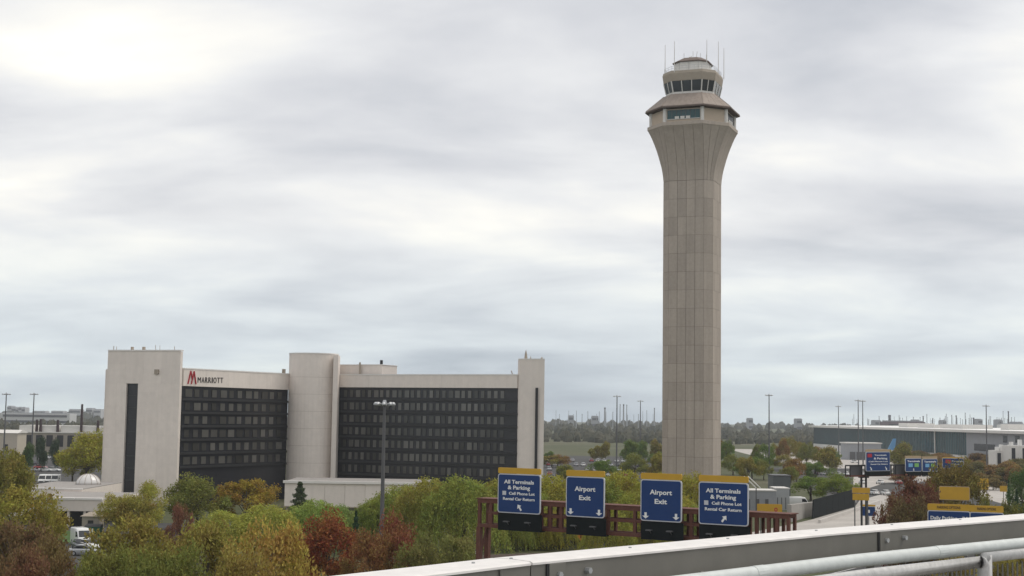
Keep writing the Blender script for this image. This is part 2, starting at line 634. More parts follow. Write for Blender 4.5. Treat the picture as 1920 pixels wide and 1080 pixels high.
back = MB()
for r in range(rows):
    for i in range(8):
        cols = 4 if i % 2 == 0 else 1
        wd = SL if i % 2 == 0 else SCH
        gu = 0.034 / wd
        for c in range(cols):
            rb, rt = flare(0, r * rh + 0.024), flare(0, (r + 1) * rh - 0.024)
            q = face_quad(rb, rt, i, c / cols + gu, (c + 1) / cols - gu)
            nrm = (q[1] - q[0]).cross(q[3] - q[0]).normalized()
            pr = random.Random(r * 97 + i * 13 + c).uniform(-0.008, 0.008)
            if i in VIS:
                MB().slab(q, nrm, -0.06, pr).build('concrete_panel', M_CONC, tower)
            else:
                back.slab(q, nrm, -0.06, pr)
o = back.build('concrete_panels', M_CONC, tower)
o['kind'] = 'stuff'
for i in range(8):
    cols = 4 if i % 2 == 0 else 3
    for c in range(cols):
        mb = MB()
        vs, n = [], len(FL)
        for y, g in FL:
            rr = flare(g, zt(y, 4) + (0.05 if y == 340 else 0))
            ri = flare(g, zt(y, 4) + (0.05 if y == 340 else 0), 0.09)
            j = (i + 1) % 8
            wd = (rr[j] - rr[i]).length
            gu = 0.034 / wd
            for ring in (rr, ri):
                vs.append(ring[i].lerp(ring[j], c / cols + gu))
                vs.append(ring[i].lerp(ring[j], (c + 1) / cols - gu))
        fs = []
        for k in range(n - 1):
            a, b = k * 4, k * 4 + 4
            fs += [(a, a + 1, b + 1, b), (a + 1, a + 3, b + 3, b + 1), (a + 3, a + 2, b + 2, b + 3), (a + 2, a, b, b + 2)]
        fs += [(0, 2, 3, 1), (4 * n - 4, 4 * n - 3, 4 * n - 1, 4 * n - 2)]
        mb.add(vs, fs).build('flare_panel', M_CONC, tower)

RL, RC = 74.6 / PXM, 55 / PXM
zb0, zb1 = zt(243, 4), zt(231, 6)
MB().loft([octo(RL, RC, zb0), octo(RL + .12, RC + .12, zb0 + .2), octo(RL + .12, RC + .12, zb1 - .1), octo(RL - .1, RC - .1, zb1)]).build('ring_band', M_CONC, tower)
zr1 = zt(205, 7)
wl = octo(RL - .5, RC - .5, zb1)
wt = octo(RL - .5, RC - .5, zr1)
MB().loft([wl, wt]).build('ring_wall', M_BEIGE, tower)
for i in range(8):
    j = (i + 1) % 8
    # corner columns
    c0 = wl[i]
    MB().tube([c0, (c0.x, c0.y, zr1 + .1)], 0.42, 8).build('ring_column', M_OFFWHITE, tower)
    if i in (6, 0, 2, 4):
        q = face_quad(wl, wt, i, 0.07, 0.94)
        nrm = (q[1] - q[0]).cross(q[3] - q[0]).normalized()
        zq0, zq1 = zb1 + 0.55, zr1 - 0.25
        fr = [Vector((p.x, p.y, zq0 if k < 2 else zq1)) for k, p in enumerate(q)]
        wo_ = MB().slab(fr, nrm, 0.0, 0.05).build('ring_window', M_TEALGLASS if i == 6 else M_CABGLASS, tower)
        for k in range(1, 7):
            a = fr[0].lerp(fr[1], k / 7) + nrm * 0.08
            b = fr[3].lerp(fr[2], k / 7) + nrm * 0.08
            MB().bar(a, b, 0.07, 0.07).build('mullion', M_POLE, wo_)
        MB().bar(fr[0] + nrm * 0.1, fr[1] + nrm * 0.1, 0.12, 0.12).build('sill', M_OFFWHITE, wo_)
        for k in range(3):
            s0 = fr[0].lerp(fr[1], 0.3 + 0.17 * k)
            MB().box(-0.45, -0.1, 0, 0.45, 0.1, 0.55).build('blind', M_OFFWHITE, wo_).matrix_local = Matrix.Translation(s0 + nrm * 0.13 + Vector((0, 0, .06))) @ Matrix.Rotation(math.atan2(nrm.x, -nrm.y), 4, 'Z')

# skirt roof
KL, KC = 78.5 / PXM, 58 / PXM
CL, CC = 61 / PXM, 29 / PXM
zs0, zs1 = zt(212, 1), zt(174.5, 5.5)
bot, bot2 = octo(KL, KC, zs0 - .15), octo(KL, KC, zs0 + .15)
top = octo(CL * .95, CC * .95, zs1)
MB().loft([bot, bot2, top]).build('skirt_roof', M_ROOF, tower)
eo = MB().loft([octo(KL + .1, KC + .1, zs0 - .28), octo(KL + .12, KC + .12, zs0 - .02)])
eo.build('eave_trim', M_RUSTEDGE, tower)
for i in range(8):
    j = (i + 1) % 8
    nseg = 7 if i % 2 == 0 else 4
    for k in range(nseg):
        a, b = bot2[i].lerp(bot2[j], k / nseg), top[i].lerp(top[j], k / nseg)
        if k == 0 or True:
            MB().bar(a, b, 0.14 if k == 0 else 0.07, 0.12 if k == 0 else 0.06).build('roof_seam', M_ROOF, tower)

# cab
zc0, zw0, zw1, zc1 = zs1, zt(170, 5.5), zt(149, 6), zt(130, 6)


def cab(s, z):
    return octo(CL * s, CC * s, z)


MB().loft([cab(.865, zc0 - .3), cab(.88, zw0)]).build('cab_sill', M_OFFWHITE, tower)
MB().loft([cab(.85, zw0), cab(.925, zw1)]).build('cab_core', M_BLACK, tower)
wb, wtp = cab(.872, zw0), cab(.952, zw1)
for i in range(8):
    cols = 3 if i % 2 == 0 else 2
    for c in range(cols):
        g0 = 0.02
        q = face_quad(wb, wtp, i, c / cols + g0, (c + 1) / cols - g0)
        nrm = (q[1] - q[0]).cross(q[3] - q[0]).normalized()
        MB().slab(q, nrm, -0.05, 0.02).build('cab_window', M_CABGLASS, tower)
        q0, q3 = wb[i].lerp(wb[(i + 1) % 8], c / cols), wtp[i].lerp(wtp[(i + 1) % 8], c / cols)
        MB().bar(q0 + nrm * .05, q3 + nrm * .05, 0.16 if c else 0.24, 0.16).build('cab_mullion', M_OFFWHITE, tower)
MB().loft([cab(.955, zw1), cab(.965, zw1 + .15), cab(1.0, zc1 - .55), cab(.99, zc1 - .45), cab(.975, zc1)]).build('cab_fascia', M_GREYBAND, tower)
MB().loft([cab(.96, zc1 + .0), cab(.96, zc1 + .12)]).build('cab_roof', M_OFFWHITE, tower)
# roof equipment house
ze0, ze1, ze2 = zc1 + .1, zt(116, 3), zt(110, 1)
hl, hc = 36 / PXM, 18 / PXM
MB().loft([octo(hl, hc, ze0), octo(hl, hc, ze1)]).build('equipment_house', M_OFFWHITE, tower)
rb_, rt_ = octo(hl + .06, hc + .06, ze0 + .1), octo(hl + .06, hc + .06, ze1 - .1)
for i in range(8):
    for c in range(2 if i % 2 == 0 else 1):
        cols = 2 if i % 2 == 0 else 1
        q = face_quad(rb_, rt_, i, c / cols + .04, (c + 1) / cols - .04)
        nrm = (q[1] - q[0]).cross(q[3] - q[0]).normalized()
        MB().slab(q, nrm, -.03, .04).build('house_panel', M_OFFWHITE, tower)
MB().loft([octo(hl + .5, hc + .3, ze1), octo(hl + .5, hc + .3, ze1 + .14), octo(hl - 1.5, hc - .9, ze2)]).build('house_roof', M_RUSTEDGE, tower)
# rooftop railing
rr = cab(.93, zc1)
for i in range(8):
    j = (i + 1) % 8
    for k in range(4 if i % 2 == 0 else 2):
        nn = 4 if i % 2 == 0 else 2
        p = rr[i].lerp(rr[j], k / nn)
        MB().bar(p, p + Vector((0, 0, 1.1)), .05).build('railing_post', M_METAL, tower)
    for h in (.6, 1.08):
        MB().bar(rr[i] + Vector((0, 0, h)), rr[j] + Vector((0, 0, h)), .05).build('railing_bar', M_METAL, tower)
rot = Matrix.Rotation(R(21), 3, 'Z')
for px, py in ((1245.7, 85), (1260, 78), (1319.6, 74), (1343.7, 77), (1358.5, 89)):
    ww = P(px, 130, TY)
    lx = ww.x - TX
    ly = {1245: -1.5, 1260: -4.6, 1319: -4.9, 1343: -2.6, 1358: 1.0}[int(px)]
    loc = rot @ Vector((lx, ly, 0))
    MB().tube([(loc.x, loc.y, zc1 - .4), (loc.x, loc.y, zt(110)), (loc.x, loc.y, zt(py, -ly))], [.09, .075, .05], 6).build('antenna', M_OFFWHITE, tower)
for dx, dy, h in ((0, 0, 1.9), (.7, .3, 1.9), (-2.4, -.5, 1.5), (2.2, -.3, 1.3), (3.6, .5, 1.0)):
    MB().tube([(dx * .8, dy, ze2 - .8), (dx * (1.25 if abs(dx) < 1 else .8), dy, ze2 + h)], .055, 6).build('short_antenna', M_OFFWHITE, tower)
MB().tube([(-.6, -.4, ze2 - .1), (-.6, -.4, ze2 + .5), (-.2, -.4, ze2 + .75)], [.15, .3, .08], 8).build('dish', M_WHITE, tower)

# ------------------------------------------------------------------ hotel
ZR = 29.3                      # wing roofs
hotel = thing('hotel', (-47, 343, 0), 'white panelled hotel with two wings, round corner drum and dark glazed walls', 'hotel')
HO = Vector((-47, 343, 0))


def H(p, z=None):
    return (p[0] - HO.x, p[1] - HO.y) if z is None else Vector((p[0] - HO.x, p[1] - HO.y, z))


# end tower with the slot window
tb = Vector((-70.6, 308.0, 0))
ta = Vector((-87.6, 313.2, 0))
tw = (ta - tb).length
td = (tb - ta).normalized()
tn = Vector((td.y, -td.x, 0))       # towards the camera
side = Vector((-0.25, 0.968, 0))
ZT_ = 20 + 112.5 * 309.5 / 2700


def tower_poly(out, l=0.0):
    a, b = ta - td * l + tn * out, tb + tn * out
    return [H(a), H(b), H(b + side * 13), H(a + side * 13)]


# core behind the panels, with a recess for the slot
sx0, sx1 = 0.272 * tw + .0, 0.432 * tw
zs_t = Z(250, 719, 311)
lo_z = Z(198, 692, 313)
MB().prism(tower_poly(-0.9), 0, ZT_ - .1).build('end_tower_core', M_HOTEL, hotel)
ext = [H(ta - td * 0.75 - tn * .6), H(ta + tn * -.6), H(ta + side * 12.9), H(ta - td * .75 + side * 12.9)]
MB().prism(ext, 0, lo_z).build('end_tower_pier', M_HOTEL, hotel)
zl = [0.0]
while zl[-1] < ZT_ - 1:
    zl.append(zl[-1] + 3.0)
zl[-1] = ZT_
zl = sorted(set([q for q in zl if abs(q - zs_t) > 1.2] + [zs_t]))
for k in range(len(zl) - 1):
    z0, z1 = zl[k] + .018, zl[k + 1] - .018
    spans = [(0, sx0 * .5), (sx0 * .5, sx0), (sx1, (sx1 + tw) / 2), ((sx1 + tw) / 2, tw)] if z1 < zs_t + .1 else [(0, tw * .25), (tw * .25, tw * .5), (tw * .5, tw * .75), (tw * .75, tw)]
    for s0, s1 in spans:
        a, b = ta + td * (s0 + .008), ta + td * (s1 - .008)
        q = [H(a, z0), H(b, z0), H(b, z1), H(a, z1)]
        MB().slab(q, tn, -.03, random.Random(k * 7 + s0).uniform(-.004, .004)).build('cladding_panel', M_HOTEL, hotel)
for s0, s1, z1 in ((0, sx0, zs_t), (sx1, tw, zs_t), (0, tw, ZT_ - .1)):
    a, b = ta + td * (s0 + .002), ta + td * (s1 - .002)
    z0 = zs_t + .002 if z1 > zs_t else 0
    MB().slab([H(a, z0), H(b, z0), H(b, z1), H(a, z1)], tn, -.895, -.025).build('backing_wall', M_HOTEL, hotel)
a, b = ta + td * sx0, ta + td * sx1
slot = MB().slab([H(a, 0), H(b, 0), H(b, zs_t), H(a, zs_t)], tn, -.88, -.55).build('slot_window', M_DARKGLASS, hotel)
for k in range(1, 10):
    z = zs_t * k / 10
    MB().bar(H(a, z) - tn * .5, H(b, z) - tn * .5, .1, .14).build('transom', M_BLACK, slot)
mb = MB().slab([H(ta, ZT_), H(tb, ZT_), H(tb, ZT_ + .28), H(ta, ZT_ + .28)], tn, -1.2, .12)
mb.build('parapet_coping', M_COPING, hotel)
vp = P(294, 697, 309.5)
MB().slab([H(vp - td * .5, vp.z - .5), H(vp + td * .5, vp.z - .5), H(vp + td * .5, vp.z + .5), H(vp - td * .5, vp.z + .5)], tn, -.2, .25).build('wall_vent', M_GREYBAND, hotel)
for f_, hh, rr_ in ((.02, .9, .08), (.06, .8, .06), (.28, .7, .35), (.44, .7, .38), (.6, 1.1, .06), (.66, 1.0, .05), (.86, .8, .07)):
    p = H(ta + td * tw * f_ - tn * 1.6, 0)
    MB().tube([(p.x, p.y, ZT_ - .2), (p.x, p.y, ZT_ + .28 + hh)], rr_, 7).build('roof_fitting', M_GREYBAND, hotel)


def wing(p0, p1, depth, zband, nwin, plain, sgn=1):
    d = (p1 - p0).normalized()
    ln = (p1 - p0).length
    n = Vector((d.y, -d.x, 0))
    bk = -n
    MB().prism([H(p0 - n * .25), H(p1 - n * .25), H(p1 + bk * depth), H(p0 + bk * depth)], 0, ZR - .25).build('wing_wall', M_DARKGLASS, hotel)
    nb = 5
    for k in range(nb):
        a, b = p0 + d * (ln * k / nb + .015), p0 + d * (ln * (k + 1) / nb - .015)
        MB().slab([H(a, zband), H(b, zband), H(b, ZR - .18), H(a, ZR - .18)], n, -.25, .25).build('parapet_panel', M_HOTEL, hotel)
    MB().slab([H(p0, ZR - .18), H(p1, ZR - .18), H(p1, ZR + .08), H(p0, ZR + .08)], n, -.8, .33).build('parapet_coping', M_COPING, hotel)
    # storeys: dark spandrels with framed windows
    fl = 2.9
    z = zband - fl
    rng = random.Random(nwin)
    while z > 5.5:
        MB().bar(H(p0 + n * .0, z + .08), H(p1 + n * .0, z + .08), .3, .5, up=(0, 0, 1)).build('spandrel', M_BLACK, hotel)
        u_ = plain
        pitch = (ln - 2 * plain) / nwin
        for k in range(nwin):
            wdt = pitch * rng.choice((.52, .52, .52, .72))
            a = p0 + d * (u_ + k * pitch)
            b = a + d * wdt
            MB().slab([H(a, z + .62), H(b, z + .62), H(b, z + 2.25), H(a, z + 2.25)], n, -.2, -.1).build('window', M_WINDOW, hotel)
        z -= fl
    return d, n


e0, e1 = Vector((-70.3, 309.2, 0)), Vector((-52.4, 341.5, 0))
dL, nL = wing(e0, e1, 13, 25.5, 12, 1.2)
f0, f1 = Vector((-41.6, 341.6, 0)), Vector((1.6, 320.2, 0))
dR, nR = wing(f0, f1, 13, 26.3, 26, 2.6)
# drum at the corner
dc = P(588, 700, 343)
dr = 46 * 341 / 2700
zd = 20 + 111.5 * 338 / 2700
MB().prism([H((dc.x + dr * math.cos(2 * math.pi * k / 40), dc.y + dr * math.sin(2 * math.pi * k / 40))) for k in range(40)], 0, zd).build('corner_drum', M_HOTEL, hotel, smooth=False)
MB().prism([H((dc.x + (dr + .1) * math.cos(2 * math.pi * k / 40), dc.y + (dr + .1) * math.sin(2 * math.pi * k / 40))) for k in range(40)], zd, zd + .25).build('drum_coping', M_COPING, hotel)
for z in (8.5, 12.5, 16.5, 20.5, 24.5, 28.5):
    MB().prism([H((dc.x + (dr + .03) * math.cos(2 * math.pi * k / 40), dc.y + (dr + .03) * math.sin(2 * math.pi * k / 40))) for k in range(40)], z, z + .035).build('drum_joint', M_GREYBAND, hotel)
bx = P(630, 700, 338)
MB().box(bx.x - HO.x - .55, bx.y - HO.y - 1, 0, bx.x - HO.x + .55, bx.y - HO.y + 3, zd - .3).build('drum_buttress', M_HOTEL, hotel)
# plant room behind the right wing parapet
pa, pb = P(636, 690, 343.5), P(716, 690, 338)
zp = Z(676, 684.5, 341)
MB().prism([H((pa.x, pa.y)), H((pb.x, pb.y)), H((pb.x + 3, pb.y + 7)), H((pa.x + 3, pa.y + 7))], ZR - 1, zp).build('plant_room', M_HOTEL, hotel)
MB().prism([H((pa.x, pa.y - .15)), H((pb.x + .1, pb.y - .15)), H((pb.x + 3.1, pb.y + 7)), H((pa.x + 3, pa.y + 7))], zp, zp + .15).build('plant_room_coping', M_COPING, hotel)
c_ = P(715, 680, 338.6)
MB().box(c_.x - HO.x - .32, c_.y - HO.y, zp, c_.x - HO.x + .32, c_.y - HO.y + .6, zp + 1.15).build('chimney', M_BLACK, hotel)
c_ = P(675, 690, 340.4)
MB().box(c_.x - HO.x - .2, c_.y - HO.y - .45, ZR, c_.x - HO.x + .2, c_.y - HO.y - .05, zp + .6).build('downpipe', M_GREYBAND, hotel)
# right end tower, rounded on its left
r0, r1 = P(971.5, 700, 319), P(1021, 700, 318)
wdt = r1.x - r0.x
zrt = Z(1000, 674, 318)
poly = [(r0.x + 1.6 - 1.6 * math.cos(R(a)), r0.y + 1.6 - 1.6 * math.sin(R(a))) for a in range(0, 91, 10)] + [(r1.x, r1.y), (r1.x, r1.y + 11), (r0.x, r0.y + 11)]
MB().prism([H(q) for q in poly], 0, zrt).build('stair_tower', M_HOTEL, hotel)
MB().prism([H((q[0] * 1.0, q[1] - .08)) for q in poly], zrt, zrt + .22).build('stair_tower_coping', M_COPING, hotel)
s0, s1 = P(1004, 730, 317.9), P(1009, 730, 317.9)
sw = MB()
sw.box(s0.x - HO.x, r1.y - HO.y - .06, 4, s1.x - HO.x, r1.y - HO.y + .2, Z(1006, 727, 318))
sw.build('slot_window', M_BLACK, hotel)
for px, hh, wv in ((986, 2.2, .25), (995, .8, .1), (1016, .7, .25)):
    p = P(px, 672, 321)
    q = H(p, 0)
    MB().tube([(q.x, q.y, zrt), (q.x, q.y, zrt + hh * .6), (q.x, q.y, zrt + hh)], [wv * 1.6, wv, .05], 7).build('roof_aerial', M_GREYBAND, hotel)
p = P(962, 699, 322)
q = H(p, 0)
MB().tube([(q.x, q.y, ZR - .3), (q.x - .4, q.y, ZR + .9)], .12, 6).build('roof_aerial', M_GREYBAND, hotel)
for px in (531, 528):
    q = H(P(px, 700, 339), 0)
    MB().tube([(q.x, q.y + 2, ZR - .3), (q.x, q.y + 2, ZR + 1.1)], .25, 6).build('roof_fitting', M_GREYBAND, hotel)


# lettering on the left wing
def on_wing(px, py, off):
    dr_ = ray(px, py)
    t = ((e0 + nL * off) - CAM).dot(nL) / dr_.dot(nL)
    return CAM + dr_ * t


rzL = math.atan2(dL.y, dL.x)
mk = MB()
m0, m1, mt = on_wing(352, 720, .3), on_wing(367, 720, .3), on_wing(360, 695.5, .3)
emw, emh = (m1 - m0).length, mt.z - m0.z
for xa, za, xb, zb in ((0, 0, .30, 1.0), (.30, 1.0, .55, .32), (.42, 0, .72, .98), (.72, .98, 1.0, 0)):
    mk.bar((xa * emw, 0, za * emh), (xb * emw, 0, zb * emh), .16, .42, up=(0, 1, 0))
eo = mk.build('emblem', M_RED, hotel)
eo.location = H(m0, m0.z)
eo.rotation_euler = (0, 0, rzL)
l0, l1 = on_wing(370, 712, .3), on_wing(421, 713, .3)
wl_ = (l1 - l0).length
for k, ch in enumerate('MARRIOTT'):
    wd_ = {'I': .35, 'M': 1.15, 'O': 1.1}.get(ch, .95)
    cum = sum({'I': .55, 'M': 1.3, 'O': 1.25}.get(c, 1.1) for c in 'MARRIOTT'[:k]) + {'I': .55, 'M': 1.3, 'O': 1.25}.get(ch, 1.1) / 2
    tot = sum({'I': .55, 'M': 1.3, 'O': 1.25}.get(c, 1.1) for c in 'MARRIOTT')
    me = text_mesh(ch, 'letter', M_LETTER, w=wl_ / tot * wd_ * .86, h=1.2, bold=.0, depth=.04)
    p = l0.lerp(l1, cum / tot * .96)
    put(me, 'letter', hotel, H(p, p.z - .02), rzL)

# podium block in front of the hotel, and canopy wing at its left
pod = thing('hotel_podium', (X(660, 293), 300, 0), 'low windowless beige hotel podium with pale cornice on short columns', 'building')
xa, xb = X(537, 293) - pod.location.x, X(800, 293) - pod.location.x
zp0, zp1 = Z(640, 950, 293), Z(640, 907, 293)
n = 7
for k in range(n):
    MB().box(xa + (xb - xa) * k / n + .02, -7, zp0, xa + (xb - xa) * (k + 1) / n - .02, 12, zp1).build('wall_panel', M_HOTEL, pod)
MB().box(xa - .3, -7.4, zp1, xb + .3, -6.7, zp1 + .5).build('cornice', M_COPING, pod)
MB().box(xa - .28, -6.69, zp1 + .005, xb + .28, 12.3, zp1 + .3).build('roof', M_GRAVEL, pod)
MB().box(xa + .5, -5.6, 0, xb - .5, 11.5, zp0 - .003).build('recessed_wall', M_TAN, pod)
MB().box(xa - .05, -7.1, zp0 - .25, xb + .05, -5.62, zp0 - .002).build('soffit_edge', M_GREYBAND, pod)
for k in range(8):
    x = xa + .5 + (xb - xa - 1) * k / 7
    MB().box(x - .2, -6.8, 0, x + .2, -6.4, zp0 - .26).build('column', M_GREYBAND, pod)

cnp = thing('entrance_building', (X(120, 262), 262, 0), 'low flat roofed entrance block with white fascias beside the slot window tower', 'building')
cx_ = cnp.location.x
x0, x1 = X(40, 250) - cx_, X(198, 250) - cx_
zf0, zf1 = Z(120, 958, 250), Z(120, 937, 250)
MB().box(x0, -12, zf0, x1, 12, zf1).build('lower_fascia', M_HOTEL, cnp)
for k in range(3):
    MB().box(x0 + (x1 - x0) * k / 3 + .05, -12.15, zf1, x0 + (x1 - x0) * (k + 1) / 3 - .05, -11, zf1 + .35).build('coping', M_COPING, cnp)
zu = Z(120, 912, 285)
x2, x3 = X(58, 285) - cx_, X(189, 285) - cx_
MB().box(x2, 12.01, 0, x3, 40, zu).build('upper_block', M_HOTEL, cnp)
MB().box(x2 - .15, 11.9, zu, x3 + .05, 12.6, zu + .22).build('upper_coping', M_COPING, cnp)
MB().box(x2 - .1, 12.61, zu + .003, x3, 40, zu + .12).build('upper_roof', M_GRAVEL, cnp)
MB().box(x0 + 1, -8, 0, x1 - 3.5, 11, zf0 - .002).build('dark_glazing', M_DARKGLASS, cnp)
for k in range(6):
    x = x0 + .3 + (x1 - x0 - .6) * k / 5
    MB().box(x - .2, -11.8, 0, x + .2, -11.4, zf0 - .002).build('column', M_HOTEL, cnp)
# ribbed dome on the upper block
MB().box(x0, -10.99, zf1 + .003, x1, 11.8, zf1 + .08).build('lower_roof', M_GRAVEL, cnp)
dome = thing('skylight_dome', (X(170, 292), 292, zu + .12), 'small ribbed plastic skylight dome on the entrance block roof', 'skylight')
rd = 23 * 292 / 2700
rings = []
for k in range(7):
    a = R(90 * k / 7)
    rings.append([Vector((rd * math.cos(a) * math.cos(2 * math.pi * j / 24), rd * math.cos(a) * math.sin(2 * math.pi * j / 24), rd * .85 * math.sin(a))) for j in range(24)])
MB().loft(rings).build('shell', M_DOMEGLASS, dome, smooth=True)
for j in range(12):
    aa = 2 * math.pi * j / 12
    MB().tube([(rd * 1.01 * math.cos(R(90 * k / 7)) * math.cos(aa), rd * 1.01 * math.cos(R(90 * k / 7)) * math.sin(aa), rd * .86 * math.sin(R(90 * k / 7))) for k in range(7)], .045, 4).build('rib', M_GREYBAND, dome)

kp = G(173, 999)
kio = thing('service_kiosk', (kp.x, kp.y, 0), 'small tan block kiosk with shallow hipped roof beside the green bin', 'kiosk')
s_ = 16 * kp.y / 2700
MB().box(-s_, -1.2, 0, s_, 1.6, 2.75).build('wall', M_TAN, kio)
MB().loft([[Vector(q) for q in ((-s_ - .3, -1.5, 2.75), (s_ + .3, -1.5, 2.75), (s_ + .3, 1.9, 2.75), (-s_ - .3, 1.9, 2.75))], [Vector(q) for q in ((-s_ * .4, -.2, 3.4), (s_ * .4, -.2, 3.4), (s_ * .4, .5, 3.4), (-s_ * .4, .5, 3.4))]]).build('roof', M_GREYBAND, kio)
MB().box(-.45, -1.26, 0, .45, -1.18, 2.1).build('door', M_BLACK, kio)
bp_ = G(176, 1003)
bn = thing('refuse_bin', (bp_.x, bp_.y - .2, 0), 'dark green steel refuse bin standing before the tan kiosk', 'bin')
MB().loft([[Vector(q) for q in ((-1.1, -.6, .12), (1.1, -.6, .12), (1.1, .6, .12), (-1.1, .6, .12))], [Vector(q) for q in ((-1.3, -.8, 1.35), (1.3, -.8, 1.35), (1.3, .8, 1.35), (-1.3, .8, 1.35))]]).build('body', M_GREENBIN, bn)
MB().loft([[Vector(q) for q in ((-1.33, -.83, 1.36), (1.33, -.83, 1.36), (1.33, .83, 1.36), (-1.33, .83, 1.36))], [Vector(q) for q in ((-1.3, -.3, 1.6), (1.3, -.3, 1.6), (1.3, .8, 1.75), (-1.3, .8, 1.75))]]).build('lid', M_BLACK, bn)
for x in (-.9, .9):
    MB().tube([(x - .06, -.4, .1), (x + .06, -.4, .1)], .1, 8).build('caster', M_TYRE, bn)
MB().box(-.08, -.83, .5, .08, -.7, 1.1).build('label_plate', M_WHITE, bn)

# ------------------------------------------------------------------ sign gantries
def plane_hit(px, py, p0, n):
    d = ray(px, py)
    return CAM + d * ((p0 - CAM).dot(n) / d.dot(n))


def sign_face(root, x, z0, z1, wd, y, spec, rad=.22, edge=M_SIGNEDGE, panel=M_SIGNBLUE):
    """sign panel in the gantry's local frame, facing -Y; spec is a list of lettering, arrows and blocks"""
    h = z1 - z0
    zc = (z0 + z1) / 2
    po = plate(rrect(wd, h, rad), -.06, .06).build('sign_panel', edge, root)
    po.location = (x, y, zc)
    blue = plate(rrect(wd - .16, h - .16, rad * .8), -.075, -.055).build('sign_sheet', panel, po)
    for it in spec:
        k = it[0]
        if k == 't':
            _, txt, fx, fz, fw, ch, mt = it
            put(text_mesh(txt, 'lettering', mt, w=fw * wd, h=ch, bold=.025, depth=.008), 'lettering', po, (fx * wd, -.085, (fz - .5) * h))
        elif k == 'a':
            _, fx, fz, ln, ang, wv = it
            q = arrow_mb(ln, ang, wv, -.1).build('arrow', M_SIGNWHITE, po)
            q.location = (fx * wd, 0, (fz - .5) * h)
        elif k == 'b':
            _, fx0, fz0, fx1, fz1, mt = it
            plate([(fx0 * wd, (fz0 - .5) * h), (fx1 * wd, (fz0 - .5) * h), (fx1 * wd, (fz1 - .5) * h), (fx0 * wd, (fz1 - .5) * h)], -.095, -.07).build('colour_block', mt, po)
    return po


rzG = math.atan2(GD.y, GD.x)
GL = (GB - GA).length
gan = thing('sign_gantry', GA, 'rust brown steel truss gantry spanning the road and carrying four blue signs', 'gantry', rz=rzG)
ZT0, ZT1 = 10.3, 12.75
GX = GL - .75
for yy in (0.0, 1.3):
    MB().bar((.1, yy, ZT1 - .17), (GX + .1, yy, ZT1 - .17), .3, .34).build('top_chord', M_RUST, gan)
    MB().bar((.1, yy, ZT0 + .15), (GX + .1, yy, ZT0 + .15), .28, .3).build('bottom_chord', M_RUST, gan)
    MB().bar((1.2, yy, (ZT0 + ZT1) / 2 + .05), (GX - 3.6, yy, (ZT0 + ZT1) / 2 + .05), .2, .26).build('middle_chord', M_RUST, gan)
    xs = [.25, 1.5, 3.0, 6.6, 7.5, 8.6, 12.0, 13.1, 15.6, 16.8, 19.8, 20.7, 22.9, 25.2, 26.3, 27.3, 28.0, GX]
    for x in xs:
        MB().bar((x, yy, ZT0 + .3), (x, yy, ZT1 - .34), .26 if yy == 0 else .22, .26).build('truss_post', M_RUST, gan)
for x in (.25, 6.0, 12.5, 19, 25.2, GX):
    MB().bar((x, .16, ZT1 - .15), (x, 1.14, ZT1 - .15), .16, .2).build('cross_strut', M_RUST, gan)
    MB().bar((x, .16, ZT0 + .14), (x, 1.14, ZT0 + .14), .16, .2).build('cross_strut', M_RUST, gan)
MB().box(-.02, -.2, ZT1, GX + .25, 1.5, ZT1 + .07).build('top_plate', M_RUST, gan)
for xe in (.25, GX - .1):
    for yy in (0.0, 1.3):
        MB().bar((xe, yy, 0), (xe, yy, ZT0), .42, .42).build('leg', M_RUST, gan)
    for k in range(4):
        z0, z1 = .4 + k * 2.45, .4 + (k + 1) * 2.45
        MB().bar((xe, .2, z0 if k % 2 else z1), (xe, 1.1, z1 if k % 2 else z0), .14, .14).build('leg_brace', M_RUST, gan)
    MB().box(xe - .7, -.7, 0, xe + .7, 2, .35).build('footing', M_CONC2, gan)


def gx(px):
    p = plane_hit(px, 950, GA - GN * .81, GN)
    return (p - GA).dot(GD)


